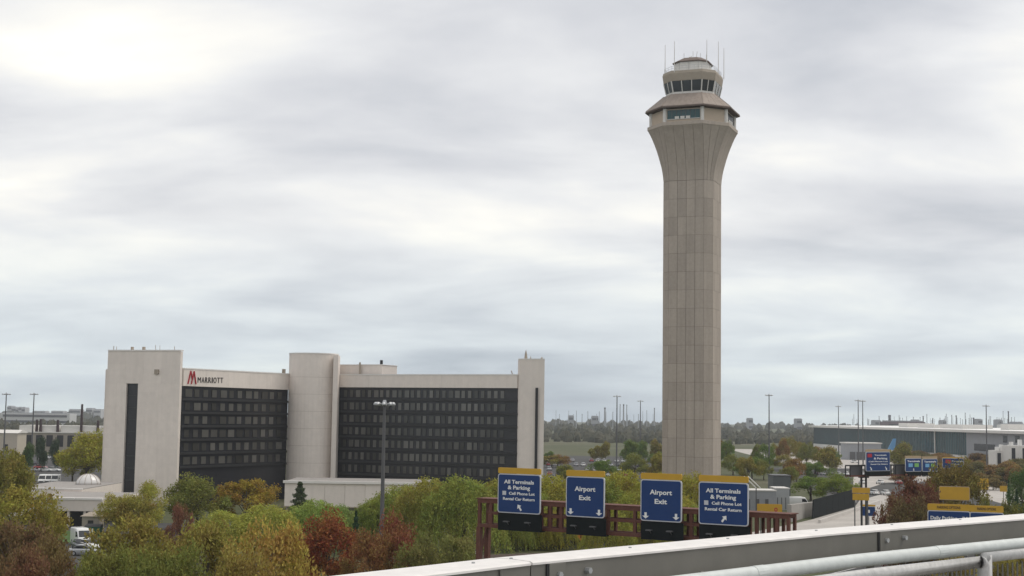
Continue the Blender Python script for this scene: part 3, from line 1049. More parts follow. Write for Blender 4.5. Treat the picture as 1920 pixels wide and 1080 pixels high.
TERM = [('t', 'All Terminals', 0, .80, .70, .31, M_SIGNWHITE), ('t', '& Parking', 0, .655, .52, .31, M_SIGNWHITE),
        ('b', -.385, .455, -.30, .56, M_SIGNEDGE), ('t', 'P', -.342, .505, .045, .24, M_SIGNBLUE), ('t', 'Cell Phone Lot', .07, .505, .60, .23, M_SIGNWHITE),
        ('t', 'Rental Car Return', 0, .365, .74, .23, M_SIGNWHITE)]
EXIT = [('t', 'Airport', 0, .70, .54, .37, M_SIGNWHITE), ('t', 'Exit', 0, .48, .30, .37, M_SIGNWHITE),
        ('a', -.37, .13, .5, -90, .2), ('a', .37, .13, .5, -90, .2)]
S1 = TERM + [('a', .02, .15, .62, 125, .16)]
S4 = TERM + [('a', .02, .15, .62, 52, .16)]
for (p0, p1, spec, lab) in ((933, 1013, S1, 'blue terminals sign with arrow pointing up and left on rust gantry'),
                            (1061, 1133, EXIT, 'blue airport exit sign hanging between the left terminals sign and its twin'),
                            (1201, 1278, EXIT, 'blue airport exit sign hanging next to the right terminals sign'),
                            (1310, 1403, S4, 'blue terminals sign with gold header and arrow pointing up and right')):
    xa, xb = gx(p0), gx(p1)
    xc, wd = (xa + xb) / 2, xb - xa
    wpos = GA + GD * xc
    sg = thing('overhead_sign', (wpos.x, wpos.y, 0), lab, 'road sign', 'signs on the rust gantry', rz=rzG)
    zb = 11.72
    sign_face(sg, 0, zb, zb + 3.35, wd, -.75, spec)
    hd = plate(rrect(wd, .5, .12), -.06, .06).build('header_panel', M_SIGNGOLD, sg)
    hd.location = (0, -.75, zb + 3.35 + .27)
    MB().box(-wd / 2 + .02, -.74, 10.22, wd / 2 + .12, -.66, zb - .04).build('catwalk_screen', M_SCREEN, sg)
    MB().box(-wd / 2 + .02, -.66, 10.22, wd / 2 + .12, -.16, 10.3).build('catwalk_floor', M_SCREEN, sg)
    for k in (-.35, .35):
        MB().bar((k * wd, -.55, 10.3), (k * wd, -.55, zb + 3.3), .12, .12).build('hanger', M_POLE, sg)
        for zz_ in (ZT0 + .16, ZT1 - .16):
            MB().bar((k * wd, -.55, zz_), (k * wd, -.15, zz_), .1, .1).build('bracket', M_POLE, sg)
    for k in (-.25, .25):
        MB().box(k * wd - .25, -1.25, 10.95, k * wd + .25, -.95, 11.05).build('sign_lamp', M_POLE, sg)
        MB().bar((k * wd, -1.0, 10.98), (k * wd, -.7, 10.7), .06).build('lamp_arm', M_POLE, sg)

# second gantry on the right
A2, B2 = P(1594, 880, 247), P(1760, 884, 262)
A2.z = B2.z = 0
D2 = (B2 - A2).normalized()
N2 = Vector((-D2.y, D2.x, 0))
L2 = (B2 - A2).length
g2 = thing('sign_gantry', A2, 'dark steel gantry over the pale plaza carrying three small blue signs', 'gantry', rz=math.atan2(D2.y, D2.x))
z20, z21 = Z(1680, 892, 252), Z(1680, 873, 252)
for yy in (0, 1.0):
    MB().bar((0, yy, z21), (L2, yy, z21), .2, .22).build('top_chord', M_BLACK, g2)
    MB().bar((0, yy, z20), (L2, yy, z20), .22, .26).build('bottom_chord', M_RUST, g2)
    for k in range(9):
        x = L2 * k / 8
        MB().bar((x, yy, z20 + .12), (x, yy, z21 - .1), .16, .16).build('truss_post', M_BLACK, g2)
for xe in (L2 * .145, L2 * .195, L2 * .7, L2 - .1):
    MB().bar((xe, .5, 0), (xe, .5, z20 - .13), .26, .26).build('leg', M_BLACK, g2)
    MB().bar((xe, -.1, z20 - .25), (xe, 1.1, z20 - .25), .2, .22).build('saddle', M_BLACK, g2)
for k in range(6):
    MB().box(L2 * (.02 + .16 * k), .45, z20 + .14, L2 * (.02 + .16 * k) + L2 * .13, .55, z21 - .12).build('truss_infill', M_POLE, g2)
g2rz = math.atan2(D2.y, D2.x)
SA = [('b', -.44, .72, -.26, .90, M_RED), ('t', 'Terminals', .1, .83, .5, .22, M_SIGNWHITE), ('t', '& Parking', .1, .66, .56, .3, M_SIGNWHITE),
      ('t', 'Cell Phone Lot', 0, .50, .8, .18, M_SIGNWHITE), ('t', 'Rental Car Return', .04, .36, .7, .18, M_SIGNWHITE),
      ('a', -.3, .13, .75, -52, .14), ('a', .33, .13, .75, -52, .14)]
SB = [('t', 'Terminals', 0, .78, .78, .28, M_SIGNWHITE), ('b', -.32, .35, -.06, .62, mat('sign_sky_blue', (.16, .38, .62), .4)),
      ('b', .06, .35, .32, .62, mat('sign_green', (.2, .45, .12), .4)), ('a', 0, .15, .5, -90, .16)]
SC = [('t', 'Terminals', 0, .78, .8, .28, M_SIGNWHITE)] + SB[1:]
for (p0, p1, q0, q1, spec, lab) in ((1618, 1663, 847, 883, SA, 'blue terminals and parking sign with tan header and two slanting arrows'),
                                    (1692, 1722, 859, 884, SB, 'small blue sign with pale blue and green squares, left one of its pair'),
                                    (1724, 1752, 860, 884, SC, 'small blue sign with pale blue and green squares, beside the orange-topped tree')):
    h0, h1 = plane_hit(p0, 870, A2, N2), plane_hit(p1, 870, A2, N2)
    c = (h0 + h1) / 2
    wd = (h1 - h0).length
    sg = thing('overhead_sign', (c.x, c.y, 0), lab, 'road sign', 'signs on the dark gantry', rz=g2rz)
    zb, ztp = Z((p0 + p1) / 2, q1, c.y), Z((p0 + p1) / 2, q0, c.y)
    sign_face(sg, 0, zb, ztp, wd, -.6, spec, rad=.25)
    hd = plate(rrect(wd, .42, .12), -.06, .06).build('header_panel', M_SIGNTAN, sg)
    hd.location = (0, -.6, ztp + .22)
    MB().box(-wd / 2, -.62, zb - .75, wd / 2, -.5, zb - .03).build('catwalk_screen', M_SCREEN, sg)
    for k in (-.3, .3):
        MB().bar((k * wd, -.45, zb - .7), (k * wd, -.45, ztp - .1), .1).build('hanger', M_POLE, sg)
        MB().bar((k * wd, -.45, z21), (k * wd, -.1, z21), .1).build('bracket', M_POLE, sg)


def post_sign(name, p0, p1, q0, q1, Y, label, panel, spec, nposts=2, header=None, htxt=None, edge=M_SIGNEDGE, cat='road sign', group=None, depth=None):
    c = P((p0 + p1) / 2, (q0 + q1) / 2, Y)
    wd = (p1 - p0) * Y / 2700
    zb, ztp = Z((p0 + p1) / 2, q1, Y), Z((p0 + p1) / 2, q0, Y)
    t = thing(name, (c.x, c.y, 0), label, cat, group, rz=-math.atan2(c.x, c.y))
    hh = (ztp - zb)
    hz = header * hh if header else 0
    sign_face(t, 0, zb, ztp - hz, wd, 0, spec, rad=min(.18, hh * .1), edge=edge, panel=panel)
    if header:
        hd = plate(rrect(wd, hz - .02, min(.15, hz * .2)), -.06, .06).build('header_panel', M_SIGNGOLD, t)
        hd.location = (0, 0, ztp - hz / 2)
        if htxt:
            put(text_mesh(htxt, 'lettering', M_SIGNBLACK, w=wd * .55, h=hz * .38, bold=.02, depth=.008), 'lettering', hd, (0, -.07, 0))
    for k in range(nposts):
        x = 0 if nposts == 1 else (-.36 + .72 * k / (nposts - 1)) * wd
        MB().bar((x, .14, 0), (x, .14, ztp - hh * .1), .14, .14).build('post', M_POLE, t)
    return t


DP = [('t', 'Daily Parking', -.12, .5, .62, .34, M_SIGNWHITE), ('t', 'P4', .38, .5, .12, .34, M_SIGNWHITE)]
post_sign('parking_sign', 1741, 1817, 945, 985, 150, 'blue daily parking sign with gold header above the railing', M_SIGNBLUE, DP, 3, .32, 'PARKING OPTIONS', group='gold headed parking signs')
post_sign('parking_sign', 1820, 1880, 948, 988, 152, 'blue sign with gold header, right of the daily parking sign', M_SIGNBLUE, [('t', 'Terminals', 0, .55, .6, .34, M_SIGNWHITE)], 3, .32, 'PARKING OPTIONS', group='gold headed parking signs')
post_sign('yellow_sign', 1762, 1817, 912, 938, 200, 'large plain yellow sign before the orange-topped tree', M_SIGNGOLD, [], 2, edge=M_SIGNTAN)
post_sign('yellow_sign', 1598, 1631, 914, 925, 235, 'narrow yellow sign, upper of two at the end of the dark fence', M_SIGNGOLD, [], 2, edge=M_SIGNTAN)
post_sign('yellow_sign', 1599, 1629, 926, 938, 234, 'narrow yellow sign, lower of two at the end of the dark fence', M_SIGNGOLD, [], 2, edge=M_SIGNGOLD)
post_sign('yellow_sign', 1833, 1853, 897, 918, 300, 'small tall yellow sign at the head of the concrete ramp', M_SIGNGOLD, [('b', -.5, .5, .5, .56, M_RUSTEDGE)], 2, edge=M_SIGNGOLD)
post_sign('yellow_sign', 1875, 1888, 911, 922, 330, 'tiny yellow sign beside the dark little cypress', M_SIGNGOLD, [], 1, edge=M_SIGNGOLD)
post_sign('yellow_sign', 1420, 1466, 945, 962, 240, 'yellow sign with a red ring mark behind the end of the rust gantry', M_SIGNGOLD, [('t', 'o', .25, .5, .14, .9, M_RED)], 2, edge=M_SIGNGOLD)
post_sign('blue_sign', 1617, 1641, 946, 968, 276, 'square blue road sign on one post in the pale service road', M_SIGNBLUE, [('b', -.08, .35, .08, .65, M_SIGNWHITE)], 1, .16)
post_sign('brown_sign', 1663, 1699, 965, 985, 170, 'low tan board sign at the foot of the dark red tree', M_SIGNTAN, [('b', -.3, .45, -.05, .6, M_RUSTEDGE), ('b', .05, .45, .3, .6, M_RUSTEDGE)], 2, edge=M_SIGNTAN)
post_sign('blue_sign', 1768, 1806, 857, 878, 330, 'blue terminals sign with red square rising behind the orange-topped tree', M_SIGNBLUE, [('b', -.35, .5, -.12, .85, M_RED), ('t', 'Terminals', .2, .7, .5, .3, M_SIGNWHITE), ('t', '& Parking', .2, .4, .5, .3, M_SIGNWHITE)], 2, .1)
post_sign('blue_sign', 891, 902, 1034, 1048, 178, 'small blue road sign with white figure beside the gantry leg', M_SIGNBLUE, [('b', -.12, .25, .12, .75, M_SIGNWHITE)], 1)
c = P(1089, 1005, 216)
dsg = thing('diamond_sign', (c.x, c.y, 0), 'orange diamond warning sign under the gantry', 'road sign')
plate([(0, -.72), (.5, 0), (0, .72), (-.5, 0)], -.03, .03).build('sign_panel', M_ORANGE, dsg).location = (0, -.1, c.z)
plate([(-.08, -.3), (.08, -.3), (.08, .3), (-.08, .3)], -.045, -.02).build('symbol', M_SIGNBLACK, dsg).location = (0, -.1, c.z)
MB().bar((0, 0, 0), (0, 0, c.z + .4), .08).build('post', M_POLE, dsg)
# tail of an airliner
c = P(1660, 845, 800)
jet = thing('airliner', (c.x, c.y, 0), 'parked airliner with light blue tail fin before the glass terminal', 'airplane', rz=R(10))
MB().tube([(-14, 0, 3.4), (-12, 0, 3.2), (-6, 0, 3.0), (0, 0, 3.1), (4.5, 0, 3.6), (6.5, 0, 4.2)], [.4, 1.5, 1.9, 1.9, 1.1, .3], 14).build('fuselage', M_WHITE, jet, smooth=True)
mb = MB()
fin = [(1.0, 4.4), (5.5, 4.4), (6.4, 11.0), (4.6, 11.0)]
mb.add([(x, -.15, z) for x, z in fin] + [(x, .15, z) for x, z in fin], [(0, 1, 2, 3), (7, 6, 5, 4), (0, 4, 5, 1), (1, 5, 6, 2), (2, 6, 7, 3), (3, 7, 4, 0)])
mb.build('tail_fin', M_FINBLUE, jet)
for s in (-1, 1):
    MB().add([(2.8, .5 * s, 4.0), (5.4, .5 * s, 4.0), (6.4, 5 * s, 4.5), (5.2, 5 * s, 4.5), (2.8, .5 * s, 4.2), (5.4, .5 * s, 4.2), (6.4, 5 * s, 4.6), (5.2, 5 * s, 4.6)], [(0, 1, 2, 3), (7, 6, 5, 4), (0, 4, 5, 1), (1, 5, 6, 2), (2, 6, 7, 3), (3, 7, 4, 0)]).build('tailplane', M_WHITE, jet)
    MB().add([(-7, 1.6 * s, 2.4), (-3, 1.6 * s, 2.4), (1.5, 15 * s, 3.4), (0, 15 * s, 3.4), (-7, 1.6 * s, 2.8), (-3, 1.6 * s, 2.8), (1.5, 15 * s, 3.6), (0, 15 * s, 3.6)], [(0, 1, 2, 3), (7, 6, 5, 4), (0, 4, 5, 1), (1, 5, 6, 2), (2, 6, 7, 3), (3, 7, 4, 0)]).build('wing', M_METAL, jet)
    MB().bar((-3, 2.2 * s, 0), (-3, 2.2 * s, 2.5), .5).build('landing_gear', M_POLE, jet)
MB().bar((-12, 0, 0), (-12, 0, 2.5), .4).build('landing_gear', M_POLE, jet)

# ------------------------------------------------------------------ light masts
def mast(px, ytop, Y, label, head=1.5, group='high mast lights'):
    p = P(px, ytop, Y)
    t = thing('light_mast', (p.x, p.y, 0), label, 'light mast', group)
    h = p.z
    MB().tube([(0, 0, 0), (0, 0, h)], [.34, .17], 8).build('pole', M_POLE, t)
    MB().tube([(0, 0, h - .15), (0, 0, h + .5)], [.34, .2], 8).build('head_hub', M_METAL, t)
    for k in range(8):
        a = 2 * math.pi * k / 8
        dx, dy = math.cos(a), math.sin(a)
        MB().bar((dx * .2, dy * .2, h + .05), (dx * head * .75, dy * head * .75, h + .05), .07).build('arm', M_METAL, t)
        MB().tube([(dx * head * .85, dy * head * .85, h + .22), (dx * head * .85, dy * head * .85, h - .02), (dx * head * .88, dy * head * .88, h - .22)], [.12, .3, .26], 8).build('luminaire', M_METAL, t)
    MB().tube([(0, 0, 0), (0, 0, .5)], .6, 8).build('footing', M_CONC2, t)
    return t


mast(721, 757, 190, 'tall light mast standing in front of the hotel and willows', 1.35)
mast(12, 739, 500, 'tall light mast over the car park near the frame of city skyline', 1.5)
mast(64, 739, 520, 'tall light mast beside the chimneyed terminal block', 1.5)
mast(1157, 743, 560, 'tall light mast left of the control tower, the higher of two', 1.5)
mast(1201, 752, 700, 'tall light mast left of the control tower, the lower of two', 1.5)
mast(1442, 741, 560, 'lone tall light mast right of the control tower shaft', 1.5)
mast(1572, 762, 760, 'light mast lowest of the cluster left of the glass terminal', 1.5)
mast(1609, 751, 660, 'thin light mast before the glass terminal, left of its twin', 1.5)
mast(1617.5, 752, 670, 'thin light mast before the glass terminal, right of its twin', 1.5)
mast(1849, 761, 600, 'light mast before the grey end of the glass terminal', 1.5)

# ------------------------------------------------------------------ glass terminal on the right
t1, t2 = P(1590, 820, 930), P(1920, 820, 640)
t1.z = t2.z = 0
tdv = (t2 - t1).normalized()
tln = (t2 - t1).length
tnv = Vector((tdv.y, -tdv.x, 0))
term = thing('terminal_building', t1, 'long terminal with white roof edge, teal glass wall and grey end', 'terminal', rz=math.atan2(tdv.y, tdv.x))
x0, x1 = -90.0, tln + 70


def tx(px):
    return (plane_hit(px, 820, t1, tnv) - t1).dot(tdv)


xg = tx(1812)
MB().box(x0, .6, 0, x1, 60, 15.6).build('hall', M_FARGREY, term)
MB().loft([[Vector(q) for q in ((x0 - 2, -3.0, 15.6), (x1, -3.0, 15.6), (x1, 62, 15.6), (x0 - 2, 62, 15.6))], [Vector(q) for q in ((x0 - 2, -3.4, 16.9), (x1, -3.4, 16.9), (x1, 62, 17.6), (x0 - 2, 62, 17.6))]]).build('roof', M_WHITE, term)
MB().box(x0, -.3, 0, xg, .58, 4.2).build('base_wall', M_OFFWHITE, term)
npan = 40
for k in range(npan):
    a, b = x0 + (xg - x0) * k / npan, x0 + (xg - x0) * (k + 1) / npan
    gp = MB().box(a + .12, .05, 4.25, b - .12, .5, 15.55).build('glass_bay', M_TEALGLASS, term)
    for j in range(3):
        xx = a + (b - a) * (j + .02) / 3
        MB().box(xx, -.15, 4.25, xx + .28, .04, 15.55).build('mullion', M_POLE, gp)
MB().box(tx(1754) - .5, -.6, 4.25, tx(1754) + .6, -.18, 15.5).build('column', M_OFFWHITE, term)
for k in range(8):
    a, b = xg + (x1 - xg) * k / 8, xg + (x1 - xg) * (k + 1) / 8
    MB().box(a + .1, -.1, 0, b - .1, .58, 15.5).build('wall_panel', M_FARGREY, term)
zb, ztp = Z(1846, 845, 700), Z(1846, 832, 700)
MB().box(tx(1827), -.25, zb, tx(1866), -.12, ztp).build('strip_window', M_DARKGLASS, term)
for px, q0, q1 in ((1885, 817, 830), (1908, 817, 830)):
    MB().box(tx(px - 4), -.25, Z(px, q1, 660), tx(px + 4), -.12, Z(px, q0, 660)).build('window', M_DARKGLASS, term)
for px, w_, h_ in ((1650, 9, 2.2), (1690, 14, 1.6), (1735, 18, 1.9), (1830, 5, 2.5), (1895, 8, 2.4)):
    MB().box(tx(px) - w_, 14, 17.0, tx(px) + w_, 30, 17.4 + h_).build('roof_plant', M_OFFWHITE, term)
low = thing('low_shed', P(1620, 845, 760) * 1, 'low grey shed in front of the glass terminal by the twin light masts', 'building')
low.location.z = 0
wv = 32 * 760 / 2700
MB().box(-wv, 0, 0, wv, 14, 8.5).build('wall', M_FARGREY, low)
MB().box(-wv - .5, -.5, 8.5, wv + .5, 14.5, 9.1).build('roof', M_OFFWHITE, low)
for k in range(5):
    MB().box(-wv + 1.5 + k * wv * .39, -.12, 0, -wv + 4.5 + k * wv * .39, -.01, 4.2).build('door', M_POLE, low)
# small service building and white annexes at the far right
for px0, px1, q0, Y, lab in ((1868, 1900, 845, 610, 'pale annexe with roof units, left one beside the grey terminal end'), (1895, 1960, 836, 600, 'pale annexe with roof units, taller one beside the grey terminal end')):
    c = P((px0 + px1) / 2, 860, Y)
    t = thing('annexe', (c.x, c.y, 0), lab, 'building')
    hw = (px1 - px0) / 2 * Y / 2700
    zt_ = Z((px0 + px1) / 2, q0, Y)
    MB().box(-hw, 0, 0, hw, 10, zt_).build('wall', M_OFFWHITE, t)
    for k in range(4):
        MB().box(-hw + hw * .5 * k + .4, 1, zt_, -hw + hw * .5 * k + 1.6, 3, zt_ + 1.5 + (k % 2)).build('roof_unit', M_WHITE, t)
    for k in range(3):
        MB().box(-hw + hw * .62 * k + .5, -.1, 1, -hw + hw * .62 * k + 2, -.01, zt_ - 1).build('window', M_DARKGLASS, t)
fp = [P(1700, 868, 640), P(1960, 876, 520)]
fence = thing('boundary_fence', (fp[0].x, fp[0].y, 0), 'long low red-brown fence before the terminal annexes', 'fence', rz=math.atan2(fp[1].y - fp[0].y, fp[1].x - fp[0].x))
fl_ = (fp[1].xy - fp[0].xy).length
for k in range(16):
    MB().box(fl_ * k / 16 + .08, -.06, 0, fl_ * (k + 1) / 16 - .08, .06, 2.4).build('fence_panel', M_RUST, fence)
    MB().bar((fl_ * k / 16, 0, 0), (fl_ * k / 16, 0, 2.6), .14).build('fence_post', M_RUST, fence)

# ------------------------------------------------------------------ chimneyed block on the left
bl = thing('chimneyed_block', (X(100, 690), 690, 0), 'long low grey block with white roof boxes and dark chimneys', 'building')
k_ = 690 / 2700
zw = Z(100, 812, 690)
MB().box(-30, 0, 0, 75, 30, zw).build('wall', M_TAN, bl)
MB().box(-31, -.5, zw, 76, 31, zw + .5).build('roof_edge', M_OFFWHITE, bl)
for a, b in ((34, 61), (73, 107), (112, 147), (151, 180), (186, 215), (222, 250)):
    MB().box((a - 100) * k_, 2, zw + .5, (b - 100) * k_, 22, Z(100, 798, 690)).build('roof_box', M_OFFWHITE, bl)
for px, yt, r_ in ((68, 787, .9), (75, 786, .9), (107, 787, .9), (151, 757, .8), (182, 787, .9)):
    x = (px - 100) * k_
    MB().tube([(x, 1, zw + .4), (x, 1, Z(100, yt, 690))], [r_ * .85, r_ * .65], 8).build('chimney', mat('sooty_maroon', (.05, .03, .032), .8), bl)
for k in range(14):
    MB().box(-28 + k * 5, -.2, 2.5, -25 + k * 5, -.02, zw - 1).build('window', M_DARKGLASS, bl)
lw = thing('beige_shed', (X(8, 640), 640, 0), 'low beige shed at the left end of the chimneyed block', 'building')
MB().box(-25, 0, 0, 6, 12, Z(10, 812, 640)).build('wall', mat('warm_beige', (.45, .40, .33), .8), lw)
MB().loft([[Vector(q) for q in ((-25.5, -.5, Z(10, 812, 640)), (6.5, -.5, Z(10, 812, 640)), (6.5, 12.5, Z(10, 812, 640)), (-25.5, 12.5, Z(10, 812, 640)))], [Vector(q) for q in ((-25.5, 5, Z(10, 806, 640)), (6.5, 5, Z(10, 806, 640)), (6.5, 7, Z(10, 806, 640)), (-25.5, 7, Z(10, 806, 640)))]]).build('roof', M_OFFWHITE, lw)
for k in range(5):
    MB().box(-22 + k * 5.5, -.1, 1.2, -20 + k * 5.5, -.01, 4.5).build('door', M_BLACK, lw)

# ------------------------------------------------------------------ service yard in the middle right
def yard_box(p0, p1, q0, q1, Y, label, m, name='service_building', roof=M_OFFWHITE):
    c = P((p0 + p1) / 2, q1, Y)
    t = thing(name, (c.x, Y, 0), label, 'building')
    hw = (p1 - p0) / 2 * Y / 2700
    h = Z((p0 + p1) / 2, q0, Y)
    MB().box(-hw, 0, 0, hw, 7, h).build('wall', m, t)
    MB().box(-hw - .15, -.15, h, hw + .15, 7.15, h + .25).build('roof', roof, t)
    for k in range(3):
        MB().box(-hw + hw * .6 * k + .3, -.08, .2, -hw + hw * .6 * k + hw * .3, -.01, max(1.2, h * .6)).build('door', M_POLE, t)
    return t


yard_box(1398, 1455, 921, 950, 322, 'low pale grey service building behind the right terminals sign', M_FARGREY)
yard_box(1455, 1480, 917, 950, 326, 'small grey equipment hut next to the pale service building', M_METAL)
yard_box(1450, 1482, 893, 917, 345, 'tall dark grey shed rising behind the equipment hut', mat('slate_cladding', (.10, .11, .115), .7), roof=M_POLE)
pp = thing('pipe_rack', P(1418, 915, 318) * 1, 'two slanting white pipes by the service building', 'pipes')
pp.location.z = 0
zq = Z(1418, 915, 318)
MB().tube([(0, 0, zq), (-2.6, .5, Z(1400, 893, 318))], .12, 6).build('pipe', M_WHITE, pp)
MB().tube([(.9, 0, zq), (-1.7, .5, Z(1400, 893, 318))], .12, 6).build('pipe', M_WHITE, pp)
MB().bar((0, .2, 0), (0, .2, zq + .5), .2).build('support', M_POLE, pp)
MB().bar((-1.7, .5, 0), (-1.7, .5, Z(1400, 896, 318)), .2).build('support', M_POLE, pp)
# concrete abutment with dark fence
a0, a1 = G(1484, 979), G(1606, 942)
ab = thing('retaining_wall', a0, 'grey concrete retaining wall sloping along the service road', 'wall', rz=math.atan2(a1.y - a0.y, a1.x - a0.x))
al = (a1.xy - a0.xy).length
for k in range(6):
    h0 = 3.4 - 2.1 * k / 6
    h1 = 3.4 - 2.1 * (k + 1) / 6
    u0, u1 = al * k / 6 + .03, al * (k + 1) / 6 - .03
    MB().add([(u0, 0, 0), (u1, 0, 0), (u1, 0, h1), (u0, 0, h0), (u0, .9, 0), (u1, .9, 0), (u1, .9, h1), (u0, .9, h0)], [(0, 1, 2, 3), (7, 6, 5, 4), (0, 4, 5, 1), (1, 5, 6, 2), (2, 6, 7, 3), (3, 7, 4, 0)]).build('wall_section', M_CONC2, ab)
MB().bar((0, -5.5, .35), (al, -5.5, .35), .5, .7).build('kerb', M_PALE, ab)
fA, fB = G(1523, 973), G(1602, 951)
fd = thing('dark_fence', fA - Vector((0, .25, 0)), 'dark screened fence panels standing along the retaining wall', 'fence', rz=math.atan2(fB.y - fA.y, fB.x - fA.x))
fl2 = (fB.xy - fA.xy).length
hF = [Z(1540, 937, fA.y), Z(1600, 917, fB.y)]
nF = 7
for k in range(nF):
    u0, u1 = fl2 * k / nF + .04, fl2 * (k + 1) / nF - .04
    h0, h1 = (hF[0] + (hF[1] - hF[0]) * k / nF), (hF[0] + (hF[1] - hF[0]) * (k + 1) / nF)
    sh = 1.1
    MB().add([(u0, -.06, .1), (u1, -.06, .1), (u1 + sh, -.06, h1), (u0 + sh, -.06, h0), (u0, .06, .1), (u1, .06, .1), (u1 + sh, .06, h1), (u0 + sh, .06, h0)], [(0, 1, 2, 3), (7, 6, 5, 4), (0, 4, 5, 1), (1, 5, 6, 2), (2, 6, 7, 3), (3, 7, 4, 0)]).build('screen_panel', M_SCREEN, fd)
    MB().bar((u0, .15, 0), (u0 + sh, .15, h0 - .2), .12).build('fence_post', M_BLACK, fd)
gr0, gr1 = P(985, 1040, 205), P(1190, 1026, 214)
grd = thing('guard_rail', (gr0.x, gr0.y, 0), 'brownish roadside guard rail below the willows behind the gantry', 'guard rail', rz=math.atan2(gr1.y - gr0.y, gr1.x - gr0.x))
gl_ = (gr1.xy - gr0.xy).length
MB().box(-12, -.05, .45, gl_ + 6, .05, .85).build('rail', mat('guard_rail_brown', (.2, .15, .13), .7), grd)
for k in range(14):
    MB().bar((-12 + (gl_ + 18) * k / 13, .12, 0), (-12 + (gl_ + 18) * k / 13, .12, .85), .14).build('post', M_POLE, grd)

# ------------------------------------------------------------------ vehicles
def rsec(x, hw, z0, z1, r):
    """rounded cross section in the YZ plane at x"""
    pts = []
    for cy, cz, a0 in ((hw - r, z1 - r, 0), (-hw + r, z1 - r, 90), (-hw + r * .5, z0 + r * .5, 180), (hw - r * .5, z0 + r * .5, 270)):
        rr_ = r if cz > (z0 + z1) / 2 else r * .5
        for k in range(4):
            a = R(a0 + 30 * k)
            pts.append(Vector((x, cy + rr_ * math.cos(a), cz + rr_ * math.sin(a))))
    return pts


def wheel(root, x, y, r=.33):
    wo_ = MB().tube([(x, y - .11, r), (x, y + .11, r)], r, 14).build('wheel', M_TYRE, root)
    s = 1 if y > 0 else -1
    MB().tube([(x, y + s * .112, r), (x, y + s * .125, r)], r * .6, 10).build('rim', M_METAL, wo_)


def make_car(paint, label, loc, rz, group):
    t = thing('parked_car', loc, label, 'car', group, rz)
    MB().loft([rsec(-2.2, .72, .42, .80, .15), rsec(-2.1, .84, .28, .92, .18), rsec(-1.2, .88, .25, .98, .18), rsec(.5, .88, .25, .95, .18), rsec(1.5, .86, .26, .86, .2), rsec(2.1, .8, .28, .74, .2), rsec(2.25, .66, .38, .62, .1)]).build('body', paint, t, smooth=True)
    MB().loft([rsec(-1.75, .70, .85, .95, .05), rsec(-1.05, .70, .85, 1.38, .14), rsec(.05, .70, .85, 1.42, .14), rsec(1.0, .72, .85, .92, .05)]).build('windows', M_CARGLASS, t, smooth=True)
    MB().loft([rsec(-1.05, .66, 1.37, 1.43, .03), rsec(-.4, .68, 1.40, 1.47, .03), rsec(.15, .64, 1.38, 1.43, .03)]).build('roof', paint, t, smooth=True)
    for x in (-1.35, 1.4):
        for y in (-.8, .8):
            wheel(t, x, y)
    for y in (-.62, .62):
        MB().box(2.1, y - .16, .58, 2.2, y + .16, .7).build('headlight', M_LAMP, t)
        MB().box(-2.2, y - .14, .66, -2.12, y + .14, .82).build('tail_light', M_TAILRED, t)
    return t


def make_van(paint, label, loc, rz, group):
    t = thing('parked_van', loc, label, 'van', group, rz)
    MB().loft([rsec(-2.9, .92, .4, 2.35, .15), rsec(-2.8, .98, .32, 2.5, .18), rsec(.6, .98, .32, 2.55, .2), rsec(1.25, .97, .32, 2.42, .25), rsec(2.0, .96, .32, 1.35, .2), rsec(2.75, .92, .34, 1.12, .2), rsec(2.9, .8, .4, .95, .15)]).build('body', paint, t, smooth=True)
    q = [Vector((1.36, -.78, 2.2)), Vector((2.02, -.84, 1.36)), Vector((2.02, .84, 1.36)), Vector((1.36, .78, 2.2))]
    nrm = (q[1] - q[0]).cross(q[3] - q[0]).normalized()
    if nrm.x < 0:
        nrm = -nrm
    MB().slab(q, nrm, -.02, .07).build('windscreen', M_CARGLASS, t)
    for y in (-1, 1):
        MB().add([(.45, y * .97, 1.4), (1.75, y * .97, 1.4), (1.25, y * .97, 2.1), (.45, y * .97, 2.1), (.45, y * .995, 1.4), (1.75, y * .985, 1.4), (1.25, y * .985, 2.1), (.45, y * .995, 2.1)], [(0, 1, 2, 3), (7, 6, 5, 4), (0, 4, 5, 1), (1, 5, 6, 2), (2, 6, 7, 3), (3, 7, 4, 0)]).build('side_window', M_CARGLASS, t)
        MB().box(1.35, y * 1.0 - (.22 if y < 0 else 0), 1.35, 1.5, y * 1.0 + (.22 if y > 0 else 0), 1.65).build('mirror', M_BLACK, t)
        MB().box(2.72, y * .7 - .16, .72, 2.9, y * .7 + .16, .95).build('headlight', M_LAMP, t)
        for x in (-1.9, 1.9):
            wheel(t, x, y * .88, .36)
    MB().box(2.8, -.5, .6, 2.92, .5, .85).build('grille', M_BLACK, t)
    MB().box(2.75, -.9, .34, 2.97, .9, .52).build('bumper', M_BLACK, t)
    return t


